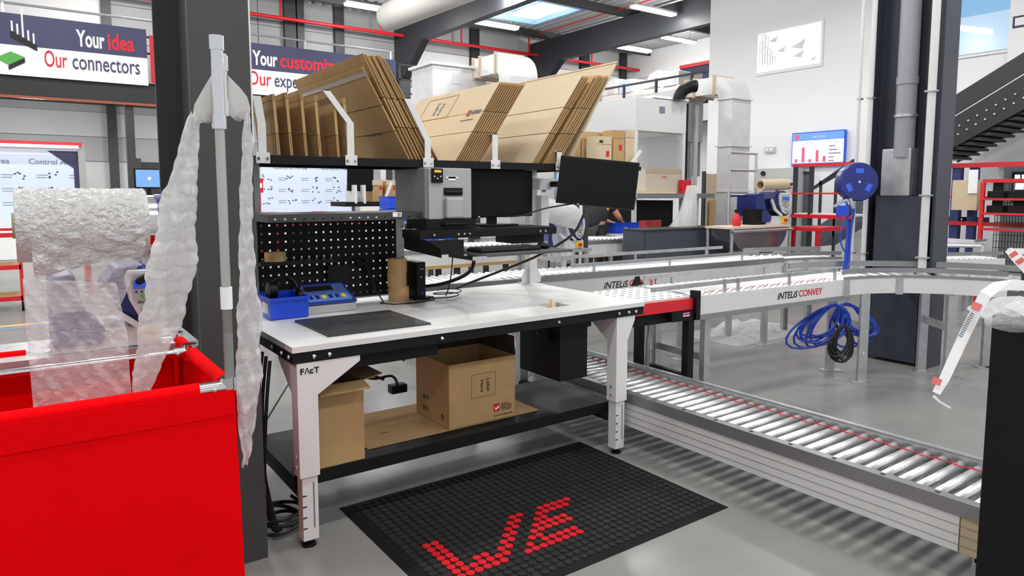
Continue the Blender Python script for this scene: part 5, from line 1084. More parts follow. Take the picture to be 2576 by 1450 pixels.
# ---------------- film machine with white roll behind the big monitor
c0 = yp(1440, 640, 5.95)
t, P3 = film_machine('blue film machine with white roll behind the right upright', (c0.x-.02, 5.95, c0.z+.06), XD*.94+YD*-.34, YD*.94+XD*.34, 0, 1.35)
a, b = yp(1360, 525, 6.0), yp(1440, 545, 5.85); 
def roll2(u, v): an = 2*math.pi*u; r = .135*(1+.02*math.sin(an*7+v*9)); q = a.lerp(b, v); return (q.x, q.y+r*math.cos(an), q.z+r*math.sin(an))
MB().grid(roll2, 40, 20).build('film_roll', FILMR, t, True); MB().cyl(a, a-(b-a)*.02, .13, n=24).build('roll_face', GREYL, t)
MB().grid(between((1395, 560), (1425, 560), (1385, 660), (1450, 665), 5.9, 5.85, .02), 20, 20).build('film_web', FILMC, t, True)
t = thing('machine_stand', 'grey stand under the film machine behind the right upright', 'stand', (c0.x, 6.1, 0)); zz_ = c0.z+.058; B('stand_top', GALV, t, c0.x-.45, c0.x+.25, 5.9, 6.5, zz_-.03, zz_)
for x in (c0.x-.4, c0.x+.2): B('stand_leg', GALV, t, x-.02, x+.02, 6.4, 6.44, .001, zz_-.03); B('stand_leg', GALV, t, x-.02, x+.02, 5.92, 5.96, .001, zz_-.03)
t = thing('scanner_terminal', 'grey wall terminal with small lit screen left of the hanging monitor', 'terminal', tuple(yp(1375, 470, 6.6))); p = yp(1372, 475, 6.6); B('terminal_case', GREYL, t, p.x-.1, p.x+.14, 6.6, 6.7, p.z-.16, p.z+.22, bev=.01); MB().cyl((p.x-.03, 6.58, p.z), (p.x-.03, 6.6, p.z), .035, n=14).build('knob', NAVY, t); B('screen', mat('cyan_screen', (160, 200, 240), .4, emit=.7), t, p.x+.2, p.x+.3, 6.6, 6.62, p.z-.1, p.z+.18); B('terminal_post', GALV, t, p.x+.14, p.x+.2, 6.62, 6.68, .001, p.z+.3); B('terminal_arm', GALV, t, p.x-.1, p.x+.14, 6.63, 6.67, p.z+.22, p.z+.3); B('screen_back', GREYL, t, p.x+.2, p.x+.3, 6.62, 6.64, p.z-.1, p.z+.18)
# ---------------- person bending over a blue bin
def person():
    hx, hy = 7.4, 8.16
    t = thing('person', 'person in dark clothes leaning over a blue bin behind the hanging monitor', 'person', (hx, hy, 0))
    J = {'pel': (hx, hy, .98), 'bel': (hx+.03, hy-.01, 1.1), 'che': (hx+.1, hy-.03, 1.33), 'nck': (hx+.17, hy-.05, 1.47), 'hd0': (hx+.22, hy-.06, 1.55), 'hd1': (hx+.27, hy-.07, 1.69),
         'sl': (hx+.02, hy+.12, 1.4), 'el': (hx+.23, hy+.2, 1.2), 'wl': (hx+.46, hy+.07, 1.1), 'sr': (hx+.2, hy-.19, 1.4), 'er': (hx+.33, hy-.26, 1.2), 'wr': (hx+.55, hy-.12, 1.08),
         'hl': (hx-.03, hy+.1, .94), 'kl': (hx-.02, hy+.12, .5), 'al': (hx-.05, hy+.12, .09), 'tl': (hx+.13, hy+.12, .045), 'hr': (hx+.03, hy-.1, .94), 'kr': (hx+.05, hy-.11, .5), 'ar': (hx+.02, hy-.11, .09), 'tr': (hx+.2, hy-.12, .045)}
    R = {'pel': .16, 'bel': .15, 'che': .165, 'nck': .06, 'hd0': .075, 'hd1': .095, 'sl': .065, 'el': .048, 'wl': .032, 'sr': .065, 'er': .048, 'wr': .032, 'hl': .095, 'kl': .065, 'al': .045, 'tl': .04, 'hr': .095, 'kr': .065, 'ar': .045, 'tr': .04}
    E_ = [('pel','bel'),('bel','che'),('che','nck'),('nck','hd0'),('hd0','hd1'),('che','sl'),('sl','el'),('el','wl'),('che','sr'),('sr','er'),('er','wr'),('pel','hl'),('hl','kl'),('kl','al'),('al','tl'),('pel','hr'),('hr','kr'),('kr','ar'),('ar','tr')]
    def skin(nm, keys, edges, scale, m_, extra=None):
        ks = list(keys); me = bpy.data.meshes.new(nm); me.from_pydata([J[k] for k in ks], [(ks.index(a), ks.index(b)) for a, b in edges], [])
        o = bpy.data.objects.new(nm, me); col.objects.link(o); md = o.modifiers.new('skin', 'SKIN')
        for i, k in enumerate(ks): me.skin_vertices[0].data[i].radius = (R[k]*scale, R[k]*scale); me.skin_vertices[0].data[i].use_root = (i == 0)
        sb = o.modifiers.new('sub', 'SUBSURF'); sb.levels = 2; sb.render_levels = 2
        ob = bpy.data.meshes.new_from_object(o.evaluated_get(bpy.context.evaluated_depsgraph_get())); bpy.data.objects.remove(o)
        ob.materials.clear(); return link(nm, ob, m_, t, True)
    # hands
    for s, w_, e_ in (('l', 'wl', 'el'), ('r', 'wr', 'er')):
        d0 = (V(J[w_])-V(J[e_])).normalized(); q = V(J[w_])+d0*.09; J['p'+s] = tuple(q); R['p'+s] = .036; E_.append((w_, 'p'+s))
        sd = d0.cross(ZD).normalized()
        for f in range(4):
            a = q+sd*(.012*(f-1.5)*1.6)+d0*.01; b = a+d0*(.05-.006*abs(f-1.4))-ZD*.012; c = b+d0*.02-ZD*.03; k1, k2 = 'f%s%d' % (s, f), 'g%s%d' % (s, f)
            J[k1] = tuple(b); J[k2] = tuple(c); R[k1] = .0095; R[k2] = .008; E_ += [('p'+s, k1), (k1, k2)]
        k1 = 'th'+s; J[k1] = tuple(V(J[w_])+d0*.07+sd*(.05 if s == 'r' else -.05)); R[k1] = .011; E_.append((w_, k1))
    body = skin('body', J.keys(), E_, 1.0, SKIN)
    R2 = dict(R)
    skin('shirt', ['pel','bel','che','nck','sl','sr'], [('pel','bel'),('bel','che'),('che','nck'),('che','sl'),('che','sr')], 1.12, mat('shirt_black', (36, 37, 42), .85, 0, .1, 30))
    for s in 'lr':
        k0, k1 = 's'+s, 'u'+s; J[k1] = tuple(V(J['s'+s]).lerp(V(J['e'+s]), .6)); R[k1] = .055; skin('sleeve', [k0, k1], [(k0, k1)], 1.15, MC['shirt_black'])
    skin('trousers', ['pel','hl','kl','al','hr','kr','ar'], [('pel','hl'),('hl','kl'),('kl','al'),('pel','hr'),('hr','kr'),('kr','ar')], 1.12, mat('trousers_dark', (50, 50, 52), .85, 0, .1, 30))
    for s in 'lr':
        a, b = V(J['a'+s]), V(J['t'+s]); MB().ball(((a.x+b.x)/2+.02, (a.y+b.y)/2, .05), .05, 8, (2.6, 1.0, .98)).build('shoe', BLACKP, t, True)
    h0, h1 = V(J['hd0']), V(J['hd1']); hc = (h0+h1)/2
    fwd = V((.8, -.3, -.5)).normalized()
    MB().ball(tuple(h1-fwd*.03+V((-.01, 0, .012))), .108, 12, (1, 1, .85)).build('hair', mat('hair_dark', (42, 32, 26), .7), t, True)
    sd = fwd.cross(ZD).normalized(); upv = sd.cross(fwd)
    MB().ball(tuple(hc+fwd*.1), .014, 6, (1, 1, 1.4)).build('nose', SKIN, t, True)
    for s in (-1, 1): MB().ball(tuple(hc+fwd*.078+sd*.032*s+upv*.03), .01, 6).build('eye', INK, t, True); MB().ball(tuple(hc+sd*.088*s), .022, 6, (.6, .6, 1.2)).build('ear', SKIN, t, True)
    MB().ball(tuple(hc+fwd*.08-upv*.04), .018, 6, (1, 1, .35)).build('mouth', INKR, t, True)
person()
p0, p1 = zp(1545, 592, 1.0), zp(1622, 592, 1.0)
bx = 7.66; euro_bin('blue bin with barcode label that the bending person reaches into', bx+.05, bx+.68, 7.95, 8.3, .931, .17)
t = thing('bench', 'white bench behind the rear conveyor under the blue bin', 'bench', (8.0, 8.2, 0)); B('bench_top', WHITE, t, 7.6, 8.4, 7.93, 8.4, .89, .93)
for x in (7.64, 8.35): B('bench_leg', WPAINT, t, x-.03, x+.03, 7.96, 8.02, .001, .89); B('bench_leg', WPAINT, t, x-.03, x+.03, 8.32, 8.38, .001, .89)
# ---------------- hood enclosure, ducts, bench
HD = 11.0
t = thing('fume_enclosure', 'tall grey metal enclosure with glass panes and a slatted bench', 'enclosure', tuple(dp(1690, 590, HD)))
a = dp(1597, 250, HD); HY_ = a.y; c_ = lambda px, py: yp(px, py, HY_)
x0, x1 = c_(1597, 400).x, c_(1728, 400).x; z3, z2, z1_ = c_(1650, 248).z, c_(1650, 332).z, c_(1650, 487).z; yb = HY_+1.2
B('hood_box', GREYL, t, x0, x1, HY_, yb, z2, z3, bev=.01); B('hood_seal', BLACKP, t, x1-.04, x1+.005, HY_-.006, HY_+.0, z2-.9, z3-.02); B('top_strip', PAPER, t, x0+.4, x1, HY_-.01, yb, z3+.0105, z3+.05); B('vent', INKG, t, x0+.55, x0+.67, HY_-.012, HY_-.001, z3-.22, z3-.12)
for x, y in ((x0+.03, HY_+.03), (x1-.08, HY_+.03), (x0+.03, yb-.05), (x1-.08, yb-.05)): B('post', ALU, t, x-.03, x+.03, y-.03, y+.03, .001, z2)
B('glass_pane', GLASS, t, x0+.06, x1-.11, HY_+.02, HY_+.028, z1_+.05, z2-.02); B('glass_pane', GLASS, t, x1-.06, x1-.05, HY_+.06, yb-.08, z1_+.05, z2-.02)
B('bench_top', ALU, t, x0-.05, x1+.6, HY_-.1, yb, z1_-.06, z1_); B('bench_rail', ALUD, t, x0-.05, x1+.6, HY_-.13, HY_-.1, z1_-.08, z1_); B('dark_cabinet', BLACK, t, x0+.2, x1-.1, HY_+.2, yb, .3, z1_-.12)
B('leg_post', ALU, t, x1+.2, x1+.28, HY_-.05, HY_+.03, .001, z1_-.08)
t = thing('extract_cabinet', 'grey extract housing standing beside the metal enclosure', 'housing', (x1+.4, HY_+.5, 0)); B('housing_box', mat('housing_grey', (172, 173, 174), .5, .2, .05, 5), t, x1+.03, x1+.7, HY_+.25, yb+.3, z2-.1, z3+.25); B('housing_side', GREYL, t, x1+.705, x1+.72, HY_+.3, yb+.3, z2-.7, z3-.1); B('housing_post', ALU, t, x1+.45, x1+.52, HY_+.2, HY_+.245, z1_, z3); B('housing_foot', GALV, t, x1+.1, x1+.5, HY_+.3, yb+.2, z1_+.001, z2-.101)
# carton, red box, plastic on bench
p0, p1 = yp(1617, 425, HY_+.1), yp(1720, 484, HY_+.1)
t = thing('bench_carton', 'wide brown carton on the slatted bench of the metal enclosure', 'carton', ((p0.x+p1.x)/2, HY_+.1, z1_)); B('carton_body', CARDL, t, p0.x, p1.x, HY_-.02, HY_+.018, z1_+.001, p0.z-.04) if False else B('carton_body', CARDL, t, p0.x, p1.x-.1, HY_+.04, HY_+.6, z1_+.001, p0.z); B('carton_lid_edge', CARD, t, p0.x-.005, p1.x-.095, HY_+.032, HY_+.04, p0.z-.07, p0.z+.004); B('red_print', INKR, t, p0.x+.4, p0.x+.5, HY_+.03, HY_+.0395, p0.z-.14, p0.z-.11)
p = yp(1727, 484, HY_-.08); t = thing('red_box', 'small bright red plastic box on the slatted bench', 'box', (p.x, HY_, z1_)); B('box_body', RED, t, p.x-.1, p.x+.11, HY_-.09, HY_+.015, z1_+.001, z1_+.23, bev=.01); B('box_latch', MC['red_stud'], t, p.x-.11, p.x-.1, HY_-.06, HY_-.02, z1_+.05, z1_+.09)
def duct(label, px0, px1, top, bot, D_, seams, arm, dy=.28):
    a = dp(px0, 300, D_); b = yp(px1, 300, a.y); x0, x1 = a.x, b.x; y0, y1 = a.y, a.y+dy; zt, zb_ = yp(px1, top, a.y).z, bot
    t = thing('rectangular_duct', label, 'duct', ((x0+x1)/2, y0, zb_), 'galvanised rectangular ducts'); ro = dy+.1; yc, zc = y1+.1, zt-ro
    B('vertical_run', DUCTM, t, x0, x1, y0, y1, zb_, zc)
    m = MB(); N = 10
    for i in range(N+1):
        an = math.pi/2*i/N
        for rr in (.1, ro):
            for x in (x0, x1): m.v.append((x, yc-rr*math.cos(an), zc+rr*math.sin(an)))
    for i in range(N):
        o = i*4; m.f += [(o, o+1, o+5, o+4), (o+2, o+6, o+7, o+3), (o, o+4, o+6, o+2), (o+1, o+3, o+7, o+5)]
    m.build('elbow', DUCTM, t, True)
    B('horizontal_run', DUCTM, t, x0, x1, yc, yc+arm, zt-dy, zt)
    FT = mat('flange_tan', (190, 165, 140), .5)
    for f in (.02, .7, 1): yy = yc+arm*f; B('flange', FT, t, x0-.03, x1+.03, yy-.03, yy, zt-dy-.03, zt+.03)
    for z in seams: B('seam', DUCTM, t, x0-.03, x1+.03, y0-.03, y1+.03, z-.012, z+.012)
    return t
duct('galvanised duct with elbow standing right of the metal enclosure', 1842, 1888, 192, .02, 11.3, (3.12, 2.35, 1.6), .62)
duct('galvanised duct elbow rising behind the stored cartons', 1283, 1352, 134, .02, 12.0, (3.1,), .75, .34)
t = thing('air_unit', 'grey sheet metal air unit behind the leaning carton stack', 'air unit', tuple(dp(1130, 200, 12.6))); p0, p1 = dp(1068, 168, 12.6), dp(1200, 230, 12.6); B('unit_case', DUCTM, t, p0.x, p0.x+1.15, p0.y-.3, p0.y+.5, 1.9, p0.z); B('unit_lid', GREYL, t, p0.x-.05, p0.x+1.2, p0.y-.35, p0.y+.55, p0.z+.001, p0.z+.05); B('unit_vent', GREYL, t, p0.x+.4, p0.x+.55, p0.y-.31, p0.y-.3, p0.z-.3, p0.z-.1)
for x in (p0.x+.1, p0.x+1.0): B('unit_leg', STEEL_DK, t, x-.04, x+.04, p0.y, p0.y+.08, .001, 1.9)
t = thing('flexible_duct', 'black ribbed flexible duct curving over the metal enclosure', 'duct', tuple(dp(1715, 240, 11.6)))
c0 = dp(1748, 248, 11.5); RH = V((RT.x, RT.y, 0))
for k in range(14):
    a = math.pi/2*k/13; n_ = (RH*math.sin(a)+ZD*math.cos(a)); q = c0-RH*.26*math.cos(a)+ZD*.2*math.sin(a); MB().cyl(q-n_*.016, q+n_*.016, .1, n=16).cyl(q+n_*.0165, q+n_*.03, .088, n=16).build('duct_rib', BLACKP, t, True)
# steel ladder frame in front of the duct
t = thing('tube_frame', 'chrome tube ladder frame in front of the right hand duct', 'frame', tuple(dp(1866, 600, 10.6)))
fa = lambda px, py: yp(px, py, fY)
fY = dp(1840, 500, 10.6).y
for px, py0 in ((1836, 382), (1903, 386)): q0, q1 = fa(px, py0), fa(px-4, 610); MB().cyl((q0.x, fY, q0.z), (q0.x, fY, .001), .022, n=10).build('upright', CHROME, t, True)
for py in (384, 428, 492): q0, q1 = fa(1836, py), fa(1903, py); MB().cyl((q0.x, fY, q0.z), (q1.x, fY, q0.z), .022, n=10).build('rung', CHROME, t, True)
# bench with half-round chute and machine
bY = dp(1915, 570, 10.2).y; q0, q1 = yp(1838, 572, bY), yp(1990, 572, bY)
t = thing('chute_bench', 'tube bench with half round polished steel chute under a blue film machine', 'bench', ((q0.x+q1.x)/2, bY, 0))
B('bench_top', mat('bench_ply', (214, 196, 176), .6), t, q0.x, q1.x, bY, bY+.45, q0.z-.03, q0.z)
m = MB(); N = 14; xa, xb, zc = q0.x+.06, q1.x-.06, q0.z-.035
def half(u, v): an = math.pi*(1+u); R_ = (xb-xa)/2; return ((xa+xb)/2+R_*math.cos(an), bY+.02+.4*v, zc+.62*R_*math.sin(an))
MB().grid(half, 20, 4).build('half_round_chute', mat('polished_steel', (170, 170, 172), .2, .9), t, True)
m = MB(); pts = [half(i/20, 0) for i in range(21)]; m.add(pts, [tuple(range(21))]); m.build('chute_end', MC['polished_steel'], t)
for x in (q0.x+.03, q1.x-.03):
    for y in (bY+.0, bY+.42): MB().cyl((x, y, .001), (x, y, q0.z-.031), .025, n=10).build('bench_leg', GALV, t, True)
MB().cyl((q0.x, bY-.03, q0.z-.07), (q1.x, bY-.03, q0.z-.07), .022, n=10).build('bench_tube', CHROME, t, True)
c0 = yp(1945, 569, bY+.1)
t, P3 = film_machine('blue film machine with a brown core on the half round chute bench', (c0.x+.1, bY+.1, q0.z+.001), XD*.92-YD*.38, YD*.92+XD*.38, 0, 1.85)
a, b = yp(1912, 466, bY+.15), yp(1975, 464, bY+.15); MB().ring(a, b, .085, .06, 24).build('cardboard_core', CARDL, t, True); MB().cyl(b, b+(b-a)*.15, .082, n=24).build('spindle_cap', CHROME, t, True); MB().bar(b, P3(.02, .1, .26), .03, .03).build('spindle_arm', GREYL, t)
p = yp(1860, 565, bY+.1); t = thing('extinguisher', 'small red fire extinguisher on the chute bench', 'extinguisher', (p.x, bY+.15, q0.z)); MB().lathe([(.055, .001), (.06, .02), (.06, .12), (.03, .17), (.015, .18), (.015, .2)], (p.x, bY+.15, q0.z), 14).build('cylinder', RED, t, True); B('valve', BLACKP, t, p.x-.03, p.x+.03, bY+.13, bY+.17, q0.z+.201, q0.z+.24)
p = yp(1895, 560, bY+.35); t = thing('black_crate', 'black crate behind the extinguisher on the chute bench', 'crate', (p.x, bY+.5, q0.z)); B('crate_body', BLACKP, t, p.x-.17, p.x+.15, bY+.2, bY+.42, q0.z+.001, q0.z+.22); B('crate_rim', BLACK, t, p.x-.18, p.x+.16, bY+.19, bY+.43, q0.z+.2205, q0.z+.24)
# dark low cabinet
cY = dp(1625, 600, 9.6).y; q0, q1 = yp(1622, 582, cY), yp(1832, 582, cY)
t = thing('low_cabinet', 'dark grey low cabinet in front of the metal enclosure', 'cabinet', ((q0.x+q1.x)/2, cY, 0)); CG = mat('cabinet_slate', (66, 70, 80), .5, 0, .08, 20); xm_ = q0.x+(q1.x-q0.x)*.64
B('cabinet_body', CG, t, q0.x, q1.x, cY+.012, cY+.42, .05, q0.z); B('door', CG, t, q0.x+.01, xm_-.006, cY, cY+.011, .08, q0.z-.03); B('door', CG, t, xm_+.006, q1.x-.01, cY, cY+.011, .08, q0.z-.03); B('plinth', BLACK, t, q0.x+.03, q1.x-.03, cY+.03, cY+.4, .001, .05); B('cabinet_top', STEEL_DK, t, q0.x-.01, q1.x+.01, cY-.01, cY+.43, q0.z+.0005, q0.z+.02)
p = yp(1740, 578, cY+.2); t = thing('boot_liner', 'translucent plastic film draped in a boot shape on the dark cabinet', 'plastic film', (p.x, cY+.2, q0.z+.02))
MB().grid(lambda u, v: (p.x+(.16-.1*v)*math.cos(2*math.pi*u)*(1+.1*math.sin(7*u*6.28)*.3)+.1*v-(.18*(1-v)**4 if math.cos(2*math.pi*u) < 0 else 0), cY+.3+.14*math.sin(2*math.pi*u)*(1-.4*v), q0.z+.022+.62*v), 30, 16).build('film_drape', FILM, t, True)
p = yp(1640, 572, cY+.7); t = thing('red_carton', 'red printed carton on the floor bench behind the dark cabinet', 'carton', (p.x, cY+.9, 0)); B('carton_body', mat('red_card', (150, 44, 42), .7, 0, .3, 12), t, p.x-.13, p.x+.2, cY+.7, cY+.85, .001, p.z+.1); B('carton_flap', MC['red_card'], t, p.x-.13, p.x+.2, cY+.69, cY+.7, p.z+.0, p.z+.11)
# ladder-like board leaning by the duct
p = yp(1780, 480, 9.4); t = thing('leaning_boards', 'brown boards leaning upright between enclosure and duct', 'boards', (p.x, 9.4, 0)); B('board', CARDL, t, p.x-.05, p.x+.3, 9.4, 9.45, .001, p.z+.35); B('board', CARD, t, p.x+.0, p.x+.32, 9.3, 9.35, .001, p.z-.2); B('frame_edge', STEEL_NV, t, p.x-.12, p.x-.06, 9.4, 9.46, .001, p.z+.4)
# ---------------- cartons on the second overhead shelf, right of the leaning stack
cY2 = dp(1525, 380, 8.6).y
t = thing('rear_shelf', 'black overhead shelf of the rear station carrying upright cartons', 'shelf', (yp(1525, 402, cY2).x, cY2, 0)); a, b = yp(1440, 404, cY2), yp(1606, 404, cY2); zs2 = a.z-.05
B('shelf_board', BLACK, t, a.x, b.x, cY2-.05, cY2+.6, zs2-.05, zs2)
for x in (a.x+.05, a.x+.2): B('upright', STEEL_DK, t, x-.03, x+.03, cY2-.04, cY2+.0, .001, zs2-.05)
MB().bar((b.x-.22, cY2-.06, zs2), (b.x-.02, cY2-.06, zs2+.2), .02, .035).build('divider', WPAINT, t)
for i, (x0, x1, y, m_, lab) in enumerate(((1447, 1462, 328, CARD, 'narrow brown carton left on the rear overhead shelf'), (1464, 1545, 330, CARD, 'wide brown carton sheet on the rear overhead shelf'), (1502, 1540, 342, CARDL, 'brown carton with a dark hand hole on the rear overhead shelf'), (1543, 1572, 327, CARD, 'tall brown carton on the rear overhead shelf'), (1574, 1598, 326, CARDL, 'brown carton at the right end of the rear overhead shelf'))):
    yy = cY2+(.3 if i < 2 else .05); p0, p1 = yp(x0, y, yy), yp(x1, y, yy); t_ = thing('stored_carton', lab, 'carton', (p0.x, yy, zs2), 'cartons on the rear overhead shelf'); B('carton_body', m_, t_, p0.x, p1.x-.006, yy, yy+.2, zs2+.001, p0.z); B('flap_line', CARDE, t_, p0.x, p1.x-.006, yy-.002, yy-.0002, p0.z-.1, p0.z-.095)
    if i in (2, 3): B('red_mark', INKR, t_, p1.x-.1, p1.x-.05, yy-.003, yy-.0003, p0.z-.25, p0.z-.18)
    if i == 2: B('hand_hole', INK, t_, p0.x+.04, p0.x+.1, yy-.003, yy-.0003, p0.z-.08, p0.z-.05)
# ---------------- TV, lamp box, cabinet on office wall
p0, p1 = xp(1995, 338, 12.9), xp(2120, 413, 12.9)
t = thing('wall_screen', 'wall screen showing a red bar chart under a blue PICKING header', 'screen', (12.9, (p0.y+p1.y)/2, p1.z)); ya, yb_ = p1.y, p0.y; za, zb_ = p1.z, p0.z; LL = lambda n, c, e_: mat(n, c, .3, emit=e_)
B('housing', LL('tv_blue_edge', (40, 80, 190), .3), t, 12.91, 12.97, ya-.02, yb_+.02, za-.02, zb_+.02); B('screen_white', LL('tv_white', (228, 234, 246), .7), t, 12.90, 12.91, ya, yb_, za+.05, zb_-.15); B('header_bar', LL('tv_header', (96, 142, 205), .7), t, 12.90, 12.91, ya, yb_, zb_-.149, zb_); B('footer_bar', MC['tv_header'], t, 12.90, 12.91, ya, yb_, za, za+.049)
B('logo_square', LL('tv_red', (205, 90, 120), .5), t, 12.895, 12.90, yb_-.14, yb_-.05, zb_-.12, zb_-.03); text('PICKING', (12.895, (ya+yb_)/2+.1, zb_-.11), -YD, ZD, .07, PAPER, t); text('ARTICLES', (12.895, (ya+yb_)/2+.25, zb_-.21), -YD, ZD, .04, INKG, t); text('COUNT', (12.895, ya+.24, zb_-.21), -YD, ZD, .04, INKG, t)
for k, h_ in enumerate((.07, .3, .06, .23, .11)): y = yb_-.09-.15*k; B('chart_bar', MC['tv_red'], t, 12.895, 12.90, y-.03, y+.03, za+.06, za+.06+h_)
for k in range(5): B('legend_line', INKN, t, 12.895, 12.90, ya+.29-(.12, .16, .24, .1, .11)[k], ya+.29, za+.07+.07*(4-k), za+.085+.07*(4-k))
p = xp(1935, 377, 12.95); t = thing('emergency_light', 'small twin headed emergency light on the white wall', 'light', tuple(p)); B('light_case', GREYL, t, 12.95, 12.999, p.y-.12, p.y+.12, p.z-.06, p.z+.06); 
for s in (-.05, .05): MB().cyl((12.93, p.y+s, p.z), (12.95, p.y+s, p.z), .035, n=12).build('lamp_head', PAPER, t)
p0, p1 = xp(1905, 425, 12.6), xp(1992, 560, 12.6); t = thing('wall_cabinet', 'pale grey cabinet against the white wall beside the film machine', 'cabinet', (12.7, (p0.y+p1.y)/2, 0)); B('cabinet_body', mat('cabinet_pale', (196, 196, 194), .5), t, 12.6, 12.98, p1.y, p0.y, .001, p0.z); MB().cyl((12.57, p0.y-.15, p0.z-.1), (12.6, p0.y-.15, p0.z-.1), .05, n=12).build('knob', INK, t); B('cabinet_door', MC['cabinet_pale'], t, 12.585, 12.6, p1.y+.05, p0.y-.3, .1, p0.z-.2)
# ---------------- red and navy rack structure left of the navy column
t = thing('red_rack', 'navy posts with red rails and shelves left of the navy column', 'rack', (10.5, 6, 0)); X0 = 10.6
for px in (1996, 2036, 2140): p = xp(px, 500, X0); B('rack_post', STEEL_NV, t, X0, X0+.08, p.y-.022, p.y+.022, .001, xp(px, 414, X0).z)
ya, yb_ = xp(2150, 500, X0).y, xp(1994, 500, X0).y
for py, th in ((415, .05), (487, .025), (545, .06)): z = xp(2060, py, X0).z; B('rack_rail', RED, t, X0-.04, X0-.001, ya, yb_, z-th/2, z+th/2)
z = xp(2060, 543, X0).z; B('rack_shelf', WPAINT, t, X0-.0, X0+.5, ya, yb_, z, z+.03)
t = thing('red_table', 'red framed low table left of the hanging blue hose', 'table', (9.5, 6, 0)); X1_ = 9.8; a, b = xp(1985, 570, X1_), xp(2062, 570, X1_); B('table_top', RED, t, X1_, X1_+.7, b.y, a.y, a.z-.06, a.z)
for y in (a.y-.05, b.y+.05): B('table_leg', RED, t, X1_+.02, X1_+.07, y-.03, y+.03, .001, a.z-.06)
t = thing('steel_stair', 'pale steel stair flight and panel behind the red rack', 'stair', (12, 6, 0)); X2 = 12.2
a, b = xp(2040, 480, X2), xp(2145, 420, X2); MB().prism([V((X2, a.y, a.z)), V((X2, b.y, b.z)), V((X2, b.y, b.z+.14)), V((X2, a.y, a.z+.05))], (.05, 0, 0)).build('stair_rail', STEEL_NV, t)
a, b = xp(2060, 600, X2), xp(2150, 540, X2); MB().prism([V((X2, a.y, a.z-.15)), V((X2, b.y, b.z-.15)), V((X2, b.y, b.z+.25)), V((X2, a.y, a.z+.25))], (.6, 0, 0)).build('stringer', mat('stair_slate', (84, 88, 100), .5), t)
for k, px in enumerate((2062, 2100)): p = xp(px, 500, X2); B('stair_post', STEEL_NV, t, X2, X2+.04, p.y-.02, p.y+.02, .001, xp(px, 455, X2).z)
# glazed doors behind rack
struct(B('door_2', mat('door_glass_dark', (98, 104, 112), .25), None, 12.95, 12.99, xp(2035, 500, 12.95).y, xp(1998, 500, 12.95).y, 0, xp(2010, 438, 12.95).z)); 
B('door_frame', STEEL_NV, bpy.data.objects['door_2'], 12.93, 12.949, xp(2037, 500, 12.95).y, xp(1996, 500, 12.95).y, xp(2010, 438, 12.95).z, xp(2010, 432, 12.95).z)
# ---------------- hose reel on the column and hoses
t = thing('hose_reel', 'round blue hose reel mounted on the navy column', 'hose reel', (6.4, 3.5, 1.55)); c = dp(2160, 458, 6.25); ax = (V((c.x, c.y, 0))-V((0, 0, 0))).normalized()*-1; ax = (ax+V((.25, -.35, 0))).normalized()
MB().cyl(c, c-ax*.09, .175, n=36).build('reel_drum', NAVY, t, True); MB().cyl(c+ax*.012, c, .165, .172, n=36).build('reel_face', mat('reel_face_blue', (36, 46, 120), .35), t, True); MB().cyl(c+ax*.012, c+ax*.02, .012, n=12).build('hub_bolt', CHROME, t, True)
s1 = ax.cross(ZD).normalized()
for k in range(3): an = math.pi/2+k*2.094; q = c+ax*.0125+s1*.1*math.cos(an)+ZD*.1*math.sin(an); MB().obox(q, (s1*-math.sin(an)+ZD*math.cos(an))*.035, (s1*math.cos(an)+ZD*math.sin(an))*.022, ax*.002).build('reel_slot', mat('reel_blue_light', (60, 100, 225), .4), t)
MB().bar(c-ax*.09, V((6.56, 3.38, c.z)), .06, .06).build('wall_bracket', STEEL_NV, t)
q = dp(2130, 515, 6.2)
cable('blue air hose hanging from the reel down behind the conveyor', [c-ax*.05+V((-.03, .1, -.16)), q, dp(2132, 560, 6.2), dp(2130, 620, 6.2), dp(2125, 664, 6.2), dp(2122, 690, 6.2)], .013, 'hose', BLUEH)
cable('second blue air hose looping beside the reel hose', [c-ax*.05+V((.0, .05, -.17)), dp(2148, 520, 6.2), dp(2142, 570, 6.2), dp(2138, 610, 6.2), dp(2135, 650, 6.2), dp(2128, 692, 6.2)], .011, 'hose', BLUEH)
cable('thin blue hose bowing left under the reel', [dp(2122, 560, 6.2), dp(2114, 590, 6.2), dp(2118, 620, 6.2), dp(2130, 645, 6.2), dp(2126, 690, 6.2)], .007, 'hose', BLUEH)
t = thing('valve_block', 'chrome air valves with small blue box under the hose reel', 'valve', tuple(dp(2125, 515, 6.2))); MB().tube([dp(2100, 520, 6.15), dp(2112, 510, 6.15), dp(2130, 503, 6.15)], .014).build('elbow_fitting', CHROME, t, True); MB().cyl(dp(2138, 500, 6.15), dp(2146, 525, 6.15), .018).build('regulator', GALV, t, True); MB().tube([dp(2103, 522, 6.15), dp(2106, 545, 6.15), dp(2120, 548, 6.15)], .008).build('hose_tail', BLUEH, t, True); q = dp(2120, 530, 6.18); MB().obox(q, (.03, -.03, 0), (.02, .02, 0), (0, 0, .045)).build('blue_box', BLUE, t)
def coil(label, c, r, n, m_, th, sq=1.1, jit=.02, seed=3):
    rnd = random.Random(seed); P_ = []; c = V(c); u = V((RT.x, RT.y, 0)); 
    for k in range(n*16): a = k/16*6.283; rr = r*(1+jit*math.sin(k*.37)+jit*rnd.uniform(-.6, .6)*.3+.10*math.sin(k*.021)); P_.append(c+u*rr*math.cos(a)+ZD*(rr*sq*math.sin(a))+V((FW.x, FW.y, 0))*(.05*math.sin(k*.11)))
    o = MB().tube(P_, th, 6).build('coil', m_, None, True); return tag(o, label, 'hose')
